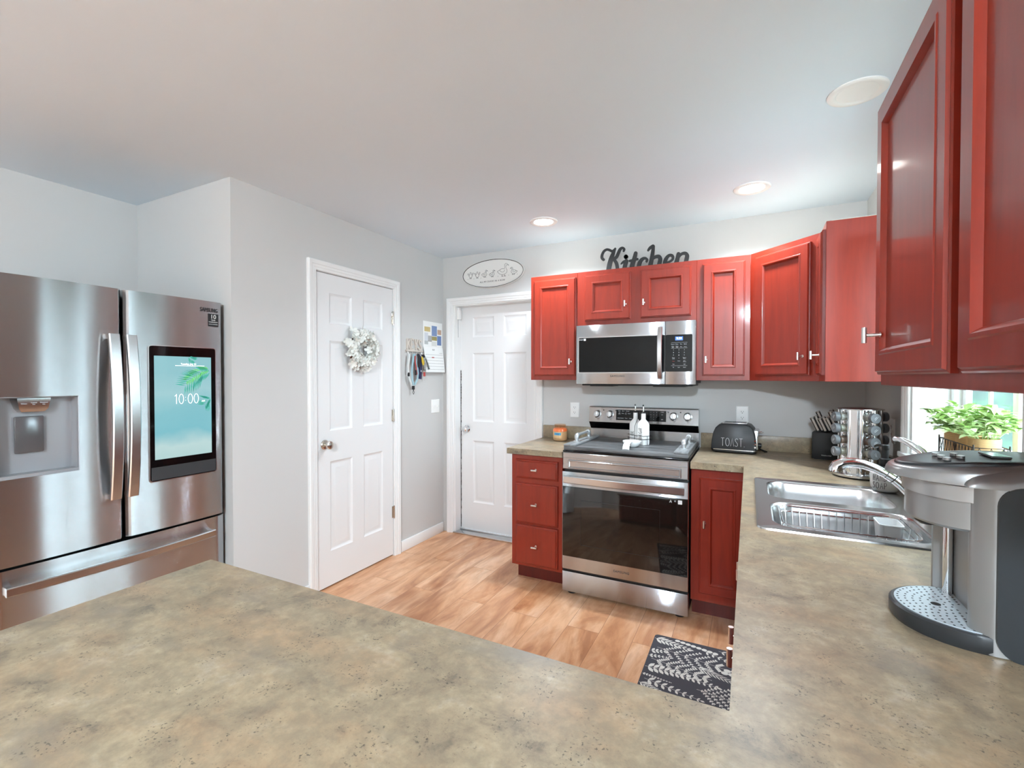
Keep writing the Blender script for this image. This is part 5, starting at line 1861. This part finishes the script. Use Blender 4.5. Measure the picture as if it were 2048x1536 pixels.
def blossom(bm, c, nrm, rad, petals=5):
    u, w = frame_axes(nrm)
    nrm = Vector(nrm).normalized()
    for k in range(petals):
        a = 2 * pi * k / petals + rnd.uniform(-.2, .2)
        d = u * cos(a) + w * sin(a)
        s = u * -sin(a) + w * cos(a)
        r_ = rad * rnd.uniform(.85, 1.15)
        pts = [c, c + d * r_ * .45 + s * r_ * .34 + nrm * r_ * .18, c + d * r_ * .85 + s * r_ * .30 + nrm * r_ * .36, c + d * r_ + nrm * r_ * .34, c + d * r_ * .85 - s * r_ * .30 + nrm * r_ * .36, c + d * r_ * .45 - s * r_ * .34 + nrm * r_ * .18]
        m_ = bm.verts.new(c + d * r_ * .6 + nrm * r_ * .12)
        vs = [bm.verts.new(p) for p in pts]
        for i in range(6):
            bm.faces.new((m_, vs[i], vs[(i + 1) % 6]))


for k in range(150):
    t = rnd.uniform(0, 2 * pi)
    off = rnd.gauss(0, 0.75)
    rr = 0.098 + 0.030 * off
    dep = -0.035 - 0.022 * max(0, 1 - abs(off)) + rnd.uniform(-.008, .008)
    c = Vector((rr * cos(t), dep, rr * sin(t)))
    nr = Vector((0.6 * off * cos(t) + rnd.uniform(-.4, .4), -1, 0.6 * off * sin(t) + rnd.uniform(-.4, .4)))
    if c.length > 0.155:
        continue
    blossom(bm, c, nr, rnd.uniform(.023, .034))
obj('blossoms', bm, M['petal'], wr, smooth=40, recalc=False)
bm = new()
for k in range(26):
    t = rnd.uniform(0, 2 * pi)
    r0, r1 = 0.10, rnd.uniform(.13, .158)
    tube(bm, [(r0 * cos(t), -0.028, r0 * sin(t)), ((r0 + r1) / 2 * cos(t + .05), -0.04, (r0 + r1) / 2 * sin(t + .05)), (r1 * cos(t + .12), -0.038, r1 * sin(t + .12))], [0.0016, 0.0013, 0.001], 5)
obj('sprigs', bm, M['twig'], wr)

M['keyplate'] = mat('whitewashed_key_rack', srgb(208, 198, 188), 0.6)
kr = thing('key_rack', 'whitewashed key rack spelling KEYS on the grey wall', 'key rack', (XL + 0.0008, 3.040, 1.60), FACE_RIGHT)
bm = new(); box(bm, -0.100, 0.108, -0.016, 0, -0.016, -0.002, 0.002)
obj('rail', bm, M['keyplate'], kr)
bm = new()
for ch_, x in (('K', -0.070), ('E', -0.023), ('Y', 0.024), ('S', 0.072)):
    for si, st in enumerate(STROKES[ch_]):
        ribbon(bm, [(x + (p[0] - .26) * 0.058, 0.004 + p[1] * 0.078) for p in st], 0.0125, -0.0145 - 0.0006 * si, -0.0004 - 0.0003 * si)
obj('letters', bm, M['keyplate'], kr, smooth=0)
bm = new()
HK = (-0.085, -0.028, 0.030, 0.088)
for x in HK:
    tube(bm, [(x, -0.012, -0.014), (x, -0.014, -0.030), (x, -0.022, -0.038), (x, -0.032, -0.034), (x, -0.034, -0.026)], 0.0024, 7)
obj('hooks', bm, M['nickel_w'], kr)

M['lan_blue'] = mat('pale_blue_webbing', srgb(158, 190, 200), 0.7)
M['lan_navy'] = mat('navy_webbing', srgb(38, 40, 74), 0.7)
M['lan_black'] = mat('black_webbing', srgb(30, 30, 32), 0.7)
M['lan_white'] = mat('white_webbing', srgb(214, 216, 214), 0.7)
M['tag_yellow'] = mat('yellow_tag', srgb(206, 172, 48), 0.5)
M['tag_red'] = mat('red_tag', srgb(178, 66, 62), 0.5)


def strap(bm, pts, w, th=0.0014):
    """flat webbing along pts (x, y, z); width mostly along the wall"""
    P = [Vector(p) for p in pts]
    rings = []
    for i, p in enumerate(P):
        d = (P[min(i + 1, len(P) - 1)] - P[max(i - 1, 0)]).normalized()
        s = d.cross(Vector((0, 1, 0)))
        if s.length < 1e-4:
            s = Vector((1, 0, 0))
        s.normalize()
        nn = d.cross(s)
        rings.append([p + s * w / 2 + nn * th, p - s * w / 2 + nn * th, p - s * w / 2 - nn * th, p + s * w / 2 - nn * th])
    loft(bm, rings)


KX, KY, KZ = XL + 0.0008, 3.040, 1.60
ln = thing('lanyard', 'long pale blue and white lanyard looped on the key rack', 'lanyard', (KX, KY, KZ), FACE_RIGHT, 'lanyards on the key rack')
bm = new()
strap(bm, [(-0.086, -0.027, -0.036), (-0.090, -0.034, -0.060), (-0.100, -0.032, -0.12), (-0.100, -0.03, -0.18), (-0.085, -0.03, -0.235), (-0.060, -0.03, -0.275), (-0.042, -0.03, -0.300)], 0.018)
obj('white_strap', bm, M['lan_white'], ln)
bm = new()
strap(bm, [(-0.030, -0.027, -0.036), (-0.045, -0.036, -0.07), (-0.058, -0.038, -0.12), (-0.066, -0.038, -0.18), (-0.058, -0.036, -0.24), (-0.040, -0.034, -0.285)], 0.019)
strap(bm, [(-0.028, -0.030, -0.034), (-0.012, -0.036, -0.08), (0.002, -0.038, -0.13), (0.012, -0.038, -0.19), (0.004, -0.038, -0.24), (-0.030, -0.036, -0.285)], 0.019)
obj('blue_strap', bm, M['lan_blue'], ln)
for bb in ((-0.106, -0.090, -0.037, -0.027, -0.215, -0.185), (-0.058, -0.034, -0.042, -0.030, -0.322, -0.292), (-0.028, -0.012, -0.046, -0.038, -0.205, -0.165)):
    bm = new(); box(bm, *bb, 0.002)
    obj('buckle', bm, M['lan_black'], ln)
bm = new()
tube(bm, [(-0.046, -0.036, -0.32), (-0.054, -0.036, -0.345), (-0.044, -0.036, -0.36), (-0.036, -0.036, -0.345), (-0.044, -0.036, -0.32)], 0.0022, 6)
obj('clip', bm, M['lan_black'], ln)
bm = new()
strap(bm, [(-0.026, -0.040, -0.05), (-0.030, -0.043, -0.10), (-0.018, -0.043, -0.15), (-0.006, -0.042, -0.20)], 0.012)
obj('patterned_strap', bm, M['tag_red'], ln)
ln = thing('lanyard', 'short navy lanyard with a white mark in the middle of the key rack', 'lanyard', (KX, KY, KZ), FACE_RIGHT, 'lanyards on the key rack')
bm = new()
strap(bm, [(0.029, -0.027, -0.036), (0.032, -0.034, -0.08), (0.028, -0.034, -0.15), (0.022, -0.034, -0.235)], 0.030)
strap(bm, [(0.031, -0.031, -0.034), (0.042, -0.039, -0.08), (0.046, -0.039, -0.15), (0.040, -0.039, -0.238)], 0.030)
obj('navy_strap', bm, M['lan_navy'], ln)
bm = new(); prism(bm, ellipse(0.048, -0.172, 0.006, 0.008, 14), -0.0420, -0.0404, 'xz')
obj('mark', bm, M['lan_white'], ln)
bm = new(); strap(bm, [(0.028, -0.030, -0.034), (0.014, -0.046, -0.06), (0.010, -0.048, -0.10), (0.016, -0.046, -0.14)], 0.026)
obj('black_pouch', bm, M['lan_black'], ln)
kt = thing('key_tag', 'yellow key tag hanging in front of the navy lanyard', 'key tag', (KX, KY, KZ), FACE_RIGHT)
bm = new(); prism(bm, [(0.040, -0.058), (0.052, -0.052), (0.078, -0.098), (0.074, -0.118), (0.060, -0.126), (0.046, -0.100)], -0.052, -0.049, 'xz')
obj('tag', bm, M['tag_yellow'], kt)
bm = new(); tube(bm, [(0.032, -0.033, -0.034), (0.036, -0.042, -0.044), (0.046, -0.050, -0.060)], 0.0014, 6)
obj('ring', bm, M['nickel_w'], kt)
ln = thing('lanyard', 'black and white striped lanyard on the hook nearest the calendar', 'lanyard', (KX, KY, KZ), FACE_RIGHT, 'lanyards on the key rack')
bm = new(); strap(bm, [(0.087, -0.027, -0.036), (0.092, -0.036, -0.07), (0.100, -0.037, -0.12), (0.104, -0.036, -0.165)], 0.034)
strap(bm, [(0.090, -0.030, -0.034), (0.118, -0.040, -0.075), (0.142, -0.041, -0.12), (0.160, -0.040, -0.155)], 0.016)
obj('black_strap', bm, M['lan_black'], ln)
bm = new()
for dx in (-0.010, 0.0, 0.010):
    strap(bm, [(0.090 + dx, -0.0405, -0.06), (0.098 + dx, -0.0405, -0.11), (0.103 + dx, -0.0405, -0.160)], 0.0035, 0.0008)
strap(bm, [(0.100, -0.0425, -0.05), (0.122, -0.0435, -0.080), (0.145, -0.0435, -0.125), (0.158, -0.0435, -0.15)], 0.004, 0.0008)
obj('white_stripes', bm, M['lan_white'], ln)
kt = thing('key_tag', 'small red key tag below the striped lanyard', 'key tag', (KX, KY, KZ), FACE_RIGHT)
bm = new(); prism(bm, rrect(0.088, 0.112, -0.216, -0.180, 0.004), -0.036, -0.032, 'xz')
obj('tag', bm, M['tag_red'], kt)
bm = new(); tube(bm, [(0.102, -0.034, -0.158), (0.101, -0.034, -0.184)], 0.0014, 6); prism(bm, rrect(0.104, 0.110, -0.250, -0.214, 0.002), -0.0345, -0.0325, 'xz')
obj('key', bm, M['nickel_w'], kt)

M['paper'] = mat('calendar_paper', srgb(236, 236, 234), 0.6)
cal = thing('wall_calendar', 'paper wall calendar with photo collage open on the grey wall', 'calendar', (XL + 0.0008, 3.165, 1.42), FACE_RIGHT)
bm = new(); box(bm, 0.0, 0.270, -0.004, 0.0, 0.215, 0.432)
obj('upper_page', bm, M['paper'], cal)
bm = new()
prof = [(0.0, -0.005, 0.215), (0.0, -0.012, 0.18), (0.0, -0.022, 0.10), (0.0, -0.032, 0.0)]
loft(bm, [[(0.0, y, z), (0.272, y, z), (0.272, y - 0.0012, z), (0.0, y - 0.0012, z)] for _, y, z in prof])
lp_ = obj('lower_page', bm, M['paper'], cal)


def page_y(z):
    for (a, ya), (b, yb) in (((0.215, -0.0062), (0.18, -0.0132)), ((0.18, -0.0132), (0.10, -0.0232)), ((0.10, -0.0232), (0.0, -0.0332))):
        if b <= z <= a:
            return ya + (yb - ya) * (a - z) / (a - b) - 0.0004


bm = new()
for k in range(6):
    z = 0.150 - 0.025 * k
    box(bm, 0.012, 0.262, page_y(z) - 0.0004, page_y(z) + 0.0006, z - 0.0008, z + 0.0008)
font_text(bm, 'JULY', 0.017, T((0.135, page_y(0.192) - 0.0004, 0.192)), 0.0004)
for k in range(4):
    font_text(bm, str(k + 1), 0.010, T((0.215 + 0.012 * k, page_y(0.165) - 0.0004, 0.165)), 0.0004)
obj('grid_print', bm, M['greyprint'], lp_, smooth=0)
bm = new(); box(bm, 0.098, 0.130, page_y(0.126) - 0.0006, page_y(0.126) + 0.0006, 0.122, 0.130)
obj('red_mark', bm, M['tag_red'], lp_)


def photo_mat(name, sky, land, hz):
    m = mat(name, land, 0.4)
    q_ = N(m)
    sp2 = q_.n('ShaderNodeSeparateXYZ')
    vv = q_.coords((1, 1, 1))
    q_.l(vv, sp2.inputs[0])
    nz = q_.noise(vv, 60, 4)
    ma = q_.n('ShaderNodeMath', operation='MULTIPLY_ADD'); q_.l(nz, ma.inputs[0]); ma.inputs[1].default_value = 0.05; q_.l(sp2.outputs[2], ma.inputs[2])
    mr_ = q_.n('ShaderNodeMapRange'); mr_.inputs['From Min'].default_value = hz; mr_.inputs['From Max'].default_value = hz + 0.05
    q_.l(ma.outputs[0], mr_.inputs['Value'])
    q_.l(q_.ramp(mr_.outputs[0], [(0.0, tuple(c * 0.35 for c in land[:3]) + (1,)), (0.35, land), (0.55, sky), (1.0, sky)]), q_.b.inputs['Base Color'])
    return m


pics = [(0.016, 0.096, 0.345, 0.385, srgb(196, 176, 120), srgb(150, 118, 60), 0.34), (0.118, 0.192, 0.312, 0.400, srgb(120, 142, 182), srgb(96, 102, 90), 0.31), (0.200, 0.256, 0.330, 0.372, srgb(190, 160, 140), srgb(150, 90, 70), 0.33),
        (0.016, 0.066, 0.270, 0.335, srgb(206, 210, 216), srgb(150, 150, 152), 0.24), (0.066, 0.118, 0.262, 0.312, srgb(170, 170, 170), srgb(126, 116, 92), 0.27), (0.118, 0.192, 0.274, 0.308, srgb(150, 140, 90), srgb(168, 150, 74), 0.28),
        (0.118, 0.188, 0.226, 0.266, srgb(214, 214, 210), srgb(160, 164, 160), 0.20), (0.196, 0.256, 0.236, 0.318, srgb(110, 132, 178), srgb(104, 110, 98), 0.235), (0.016, 0.066, 0.236, 0.268, srgb(180, 184, 184), srgb(112, 120, 108), 0.23)]
for i, (x0, x1, z0_, z1_, s, l_, hz) in enumerate(pics):
    bm = new(); box(bm, x0, x1, -0.0047, -0.0035, z0_, z1_)
    obj('photo', bm, photo_mat('calendar_photo', s, l_, hz), cal)


def plate(name, label, cat, loc, rotz, w, kind, group=None):
    p = thing(name, label, cat, loc, rotz, group)
    bm = new(); rings_rect(bm, w, 0.116, [(0, 0), (0, -0.003), (0.003, -0.0055), (0.006, -0.006)], -w / 2, -0.058, back=True)
    o = obj('cover_plate', bm, M['plate'], p)
    if kind == 'outlet':
        for z in (0.0195, -0.0195):
            bm = new(); prism(bm, [(a, max(min(b, 0.0125), -0.0125) + z) for a, b in ellipse(0, 0, 0.0165, 0.0165, 32)], -0.0085, -0.005, 'xz')
            s_ = obj('socket', bm, M['plate'], p)
            bm = new()
            box(bm, -0.0075, -0.0055, -0.0089, -0.008, z - 0.001, z + 0.007); box(bm, 0.0055, 0.0075, -0.0089, -0.008, z - 0.0005, z + 0.0065); prism(bm, ellipse(0, z - 0.0065, 0.0025, 0.0025, 12), -0.0089, -0.008, 'xz')
            obj('slots', bm, M['dark'], s_)
    else:
        for x in (-0.023, 0.023):
            bm = new(); box(bm, x - 0.005, x + 0.005, -0.0068, -0.005, -0.012, 0.012); loft(bm, [[(x - 0.0038, -0.006, -0.005), (x + 0.0038, -0.006, -0.005), (x + 0.0038, -0.006, 0.006), (x - 0.0038, -0.006, 0.006)], [(x - 0.003, -0.019, 0.004), (x + 0.003, -0.019, 0.004), (x + 0.003, -0.017, 0.010), (x - 0.003, -0.017, 0.010)]])
            obj('toggle', bm, M['plate'], p)
    return p


plate('light_switch', 'white double light switch plate below the calendar', 'light switch', (XL + 0.0003, 3.335, 1.126), FACE_RIGHT, 0.116, 'switch')
plate('wall_outlet', 'white wall outlet above the left worktop by the candle', 'outlet', (-1.204, YB - 0.0003, 1.124), 0, 0.074, 'outlet')
plate('wall_outlet', 'white wall outlet behind the black toaster', 'outlet', (-0.038, YB - 0.0003, 1.128), 0, 0.074, 'outlet')
plate('wall_outlet', 'white wall outlet behind the spice rack beside the sink window', 'outlet', (XR - 0.0003, 2.84, 1.12), FACE_LEFT, 0.074, 'outlet')

ds = thing('door_sensor', 'small white door sensor in the top corner of the back door frame', 'sensor', (-2.3095, 3.478, 1.94), FACE_RIGHT)
bm = new(); box(bm, 0.0, 0.040, -0.028, -0.0003, -0.052, 0.030, 0.004); box(bm, 0.008, 0.032, -0.021, -0.0003, 0.030, 0.052, 0.003)
obj('housing', bm, M['plate'], ds)
bm = new(); tube(bm, [(0.02, -0.003, -0.05), (0.02, -0.003, -0.13), (0.022, -0.003, -0.21)], 0.0012, 5)
obj('wire', bm, M['greyprint'], ds)


# ------------------------------------------------------------------ ceiling lights
def can(label, x, y, lit):
    c = thing('recessed_light', label, 'ceiling light', (x, y, ZC), 0)
    bm = new(); lathe(bm, [(0.094, -0.0003), (0.094, -0.004), (0.088, -0.0075), (0.072, -0.0075), (0.064, -0.003)], (0, 0, 0), 48, caps=False)
    obj('trim_ring', bm, M['plate'], c)
    bm = new(); lathe(bm, [(0.0, -0.0035), (0.066, -0.0035), (0.066, -0.0005), (0, -0.0005)], (0, 0, 0), 40)
    obj('lens', bm, M['lamp'] if lit else M['plate'], c)


can('lit round recessed ceiling light left, over the drawer base cabinet', -1.249, 2.94, True)
can('lit round recessed ceiling light above the word sign end of the cabinets', 0.007, 2.945, True)
can('unlit round recessed ceiling light by the big wall cabinet', 0.349, 2.13, False)
pn = thing('added_fill_lamp', 'unseen white dome lamp added behind the camera as fill light', 'lamp', (0.10, -1.9, ZC), 0)  # invented fixture, added to brighten the ceiling and fill the kitchen
bm = new(); lathe(bm, [(0.0, -0.0003), (0.20, -0.0003), (0.20, -0.022), (0.19, -0.026), (0.0, -0.026)], (0, 0, 0), 36)
obj('base', bm, M['nickel_w'], pn)
bm = new(); lathe(bm, [(0.185 * cos(pi / 2 * k / 10), -0.026 - 0.125 * sin(pi / 2 * k / 10)) for k in range(11)], (0, 0, 0), 28)
obj('dome', bm, mat('fill_light_dome', srgb(250, 250, 250), 0.4, emit=(0.77, 0.90, 1.0, 1), estr=330.0), pn)

# ------------------------------------------------------------------ plants in a wire basket on the window stool
M['burlap'] = mat('burlap', srgb(206, 164, 112), 0.85)
q = N(M['burlap'])
vv = q.coords((1, 1, 1))
wv = q.n('ShaderNodeTexWave', bands_direction='Z'); wv.inputs['Scale'].default_value = 90; wv.inputs['Distortion'].default_value = 1.5
q.l(vv, wv.inputs['Vector'])
q.l(q.mix(wv.outputs['Fac'], srgb(190, 146, 96), srgb(222, 184, 136)), q.b.inputs['Base Color'])
M['leaf'] = mat('pale_green_leaf', srgb(150, 186, 112), 0.5)
q = N(M['leaf'])
oi = q.n('ShaderNodeTexCoord')
q.l(q.ramp(q.noise(oi.outputs['Object'], 38, 3), [(0.3, srgb(146, 182, 110)), (0.5, srgb(186, 210, 142)), (0.72, srgb(222, 232, 192))]), q.b.inputs['Base Color'])
M['wire'] = mat('dark_wire', srgb(62, 56, 52), 0.5, 0.6)
BX0, BX1, BY0, BY1, BZ0 = 0.637, 0.722, 1.985, 2.285, WN[2] + 0.0065
bk = thing('wire_basket', 'dark wire basket with three potted plants on the window sill', 'basket', ((BX0 + BX1) / 2, (BY0 + BY1) / 2, BZ0), 0)
bw, bl, bh = (BX1 - BX0) / 2, (BY1 - BY0) / 2, 0.098
bm = new()
cor = [(-bw, -bl), (bw, -bl), (bw, bl), (-bw, bl)]
for z in (0.0018, bh):
    tube(bm, [(a, b, z) for a, b in cor], 0.0018, 6, closed=True)
for a, b in cor:
    cyl(bm, (a, b, 0), (a, b, bh + 0.010), 0.0024, seg=8)
for a, b in ((-bw, 0), (bw, 0)):
    cyl(bm, (a, b, 0.002), (a, b, bh), 0.0018, seg=6)
obj('frame', bm, M['wire'], bk)
bm = new()


def net(bm, p0, p1, n):
    d = Vector(p1) - Vector(p0)
    for k in range(n):
        for z0_, z1_ in ((0.002, bh / 2), (bh / 2, bh), ):
            a = Vector(p0) + d * (k / n); b = Vector(p0) + d * ((k + 1) / n); m_ = (a + b) / 2
            za, zb = (z0_, z1_)
            tube(bm, [(a.x, a.y, za), (m_.x, m_.y, zb)], 0.0009, 4)
            tube(bm, [(b.x, b.y, za), (m_.x, m_.y, zb)], 0.0009, 4)


net(bm, (-bw, -bl, 0), (-bw, bl, 0), 12); net(bm, (bw, -bl, 0), (bw, bl, 0), 12); net(bm, (-bw, -bl, 0), (bw, -bl, 0), 3); net(bm, (-bw, bl, 0), (bw, bl, 0), 3)
obj('mesh_net', bm, M['wire'], bk)


def leaf(bm, base, d, up, L_, W_):
    d = d.normalized()
    s = d.cross(up).normalized()
    u = s.cross(d).normalized()
    mid = [base, base + d * L_ * .35 + u * L_ * .10, base + d * L_ * .7 + u * L_ * .08, base + d * L_ - u * L_ * .06]
    wd = (0.10, 0.5, 0.36, 0.0)
    Lf = [m_ + s * W_ * w + u * W_ * w * .35 for m_, w in zip(mid, wd)]
    Rt = [m_ - s * W_ * w + u * W_ * w * .35 for m_, w in zip(mid, wd)]
    c = [bm.verts.new(p) for p in mid]
    l = [bm.verts.new(p) for p in Lf[:3]]
    r = [bm.verts.new(p) for p in Rt[:3]]
    for A in (l, r):
        for i in range(2):
            bm.faces.new((c[i], c[i + 1], A[i + 1], A[i]))
        bm.faces.new((c[2], c[3], A[2]))


for i, (py, lab, hh) in enumerate(((2.243, 'farthest burlap wrapped pale green plant in the wire basket', 0.130), (2.140, 'middle burlap wrapped pale green plant in the wire basket', 0.126), (2.035, 'nearest burlap wrapped pale green plant in the wire basket', 0.124))):
    p = thing('potted_plant', lab, 'plant', ((BX0 + BX1) / 2, py, BZ0 + 0.0004), 0, 'plants in the sill basket')
    bm = new()
    rnd = random.Random(40 + i)
    lathe(bm, [(0.0, 0.0), (0.034, 0.0), (0.0365, 0.01), (0.0385, 0.06), (0.0395, hh), (0.0375, hh + 0.001), (0.036, hh - 0.012), (0.0, hh - 0.012)], (0, 0, 0), 30)
    obj('pot', bm, M['burlap'], p)
    bm = new(); st_ = new()
    for k in range(34):
        a = rnd.uniform(0, 2 * pi); el = rnd.uniform(0.05, 1.3)
        d = Vector((cos(a) * cos(el), sin(a) * cos(el), sin(el)))
        b0 = Vector((0.02 * cos(a), 0.02 * sin(a), hh - 0.012))
        ln_ = rnd.uniform(0.045, 0.085)
        tip = b0 + d * ln_ + Vector((0, 0, 0.018))
        tip.x = max(min(tip.x, 0.062), -0.085)
        midp = (b0 + tip) / 2 + Vector((0, 0, 0.012))
        tube(st_, [b0, midp, tip], 0.0011, 4)
        for j in range(5):
            aa = rnd.uniform(0, 2 * pi)
            dd = (d * 0.5 + Vector((cos(aa), sin(aa), rnd.uniform(-.3, .5)))).normalized()
            bb = tip if j < 3 else midp
            if bb.x + dd.x * 0.05 > 0.075:
                dd.x = -abs(dd.x)
            leaf(bm, bb, dd, Vector((0, 0, 1)), rnd.uniform(0.034, 0.054), rnd.uniform(0.022, 0.032))
    o = obj('foliage', bm, M['leaf'], p, smooth=60, recalc=False)
    obj('stems', st_, M['leaf'], p)

# ------------------------------------------------------------------ floor mat
M['mat_dark'] = mat('charcoal_mat', srgb(66, 64, 70), 0.8)
q = N(M['mat_dark']); q.bump(q.noise(q.coords((1, 1, 1)), 420, 2), 0.3, 0.001)
M['mat_print'] = mat('cream_leaf_print', srgb(212, 208, 200), 0.8)
mt = thing('floor_mat', 'charcoal floor mat printed with cream leaves and ferns before the sink', 'mat', (-0.436, 1.845, 0), 0)
bm = new(); prism(bm, rrect(0, 0.435, 0, 0.712, 0.02), 0.0, 0.009)
obj('pad', bm, M['mat_dark'], mt)
bm = new()
rnd = random.Random(11)


ZZ = [0.0094]


def mleaf(bm, p, d, L_, W_):
    zz = ZZ[0]
    d = d.normalized()
    s = Vector((-d.y, d.x))
    pts = [p, p + d * L_ * .3 + s * W_ * .42, p + d * L_ * .62 + s * W_ * .5, p + d * L_, p + d * L_ * .62 - s * W_ * .5, p + d * L_ * .3 - s * W_ * .42]
    pts = [Vector((min(max(a.x, 0.004), 0.431), min(max(a.y, 0.004), 0.708))) for a in pts]
    try:
        bm.faces.new([bm.verts.new((a.x, a.y, zz)) for a in pts])
    except ValueError:
        pass


def sprig(bm, a, b, n, L_, W_, ang=50, bend=0.0, taper=True):
    ZZ[0] += 0.000012
    a, b = Vector(a), Vector(b)
    d = (b - a)
    nn = Vector((-d.y, d.x)).normalized()
    pos = lambda t: a + d * t + nn * bend * sin(pi * t)
    for k in range(24):
        p, q2 = pos(k / 24), pos((k + 1) / 24)
        s = nn * 0.0009
        bm.faces.new([bm.verts.new((min(max(v.x, 0.004), 0.431), min(max(v.y, 0.004), 0.708), ZZ[0] - 0.000006)) for v in (p - s, q2 - s, q2 + s, p + s)])
    for k in range(n):
        t = (k + .6) / n
        p = pos(t)
        tg = (pos(min(t + .02, 1)) - pos(max(t - .02, 0))).normalized()
        f = (1 - 0.6 * t) if taper else 1
        for s in (1, -1):
            r_ = Matrix.Rotation(R(ang) * s, 2)
            mleaf(bm, p, r_ @ tg, L_ * f, W_ * f)
    mleaf(bm, pos(1), (pos(1) - pos(.95)), L_ * .5, W_ * .6)


def bush(bm, a, b, n, size):
    """branching fern: side twigs that carry small leaves"""
    a, b = Vector(a), Vector(b)
    d = b - a
    tg = d.normalized()
    sprig(bm, a, b, 6, 0.012, 0.006, 45)
    for k in range(n):
        t = (k + .8) / (n + .6)
        p = a + d * t
        for s in (1, -1):
            r_ = Matrix.Rotation(R(48) * s, 2)
            ln_ = size * (0.5 + 0.7 * sin(pi * min(t + .12, 1)))
            sprig(bm, p, p + (r_ @ tg) * ln_, 5, 0.0135, 0.0066, 42, taper=False)


def dots(bm, pts, r):
    for x, y in pts:
        e = [(min(max(p[0], .003), .432), min(max(p[1], .003), .709)) for p in ellipse(x, y, r, r * .85, 18)]
        ZZ[0] += 0.000012
        bm.faces.new([bm.verts.new((a, b, ZZ[0])) for a, b in e])


sprig(bm, (0.0, 0.672), (0.175, 0.640), 8, 0.052, 0.016, 42)
dots(bm, [(0.115 + 0.026 * k, 0.693 - 0.005 * k) for k in range(8)], 0.013)
bush(bm, (0.03, 0.590), (0.34, 0.545), 6, 0.075)
sprig(bm, (0.24, 0.660), (0.43, 0.585), 7, 0.030, 0.012, 50)
sprig(bm, (0.31, 0.690), (0.432, 0.655), 5, 0.030, 0.010, 45)
sprig(bm, (0.0, 0.545), (0.075, 0.565), 4, 0.03, 0.015, 55)
sprig(bm, (0.0, 0.500), (0.09, 0.520), 5, 0.022, 0.011, 50)
bush(bm, (0.02, 0.480), (0.29, 0.430), 6, 0.055)
sprig(bm, (0.005, 0.405), (0.32, 0.385), 13, 0.046, 0.020, 55, 0.012)
sprig(bm, (0.22, 0.505), (0.425, 0.440), 11, 0.052, 0.008, 32)
dots(bm, [(0.355, 0.535), (0.385, 0.540), (0.41, 0.528), (0.345, 0.512), (0.375, 0.512), (0.402, 0.498), (0.42, 0.512)], 0.0155)
sprig(bm, (0.0, 0.345), (0.13, 0.330), 10, 0.014, 0.007, 40)
bush(bm, (0.24, 0.335), (0.42, 0.315), 5, 0.08)
sprig(bm, (0.02, 0.310), (0.26, 0.265), 8, 0.040, 0.017, 52)
sprig(bm, (0.0, 0.275), (0.12, 0.235), 8, 0.04, 0.010, 40)
dots(bm, [(0.25 + 0.026 * k, 0.235 - 0.004 * k) for k in range(6)], 0.013)
bush(bm, (0.03, 0.19), (0.32, 0.15), 6, 0.07)
sprig(bm, (0.01, 0.09), (0.30, 0.07), 12, 0.046, 0.020, 55)
sprig(bm, (0.22, 0.18), (0.42, 0.13), 11, 0.052, 0.008, 32)
sprig(bm, (0.28, 0.06), (0.43, 0.03), 7, 0.030, 0.012, 50)
for f in bm.faces:
    f.normal_update()
    if f.normal.z < 0:
        f.normal_flip()
obj('leaf_print', bm, M['mat_print'], mt, smooth=0, recalc=False)
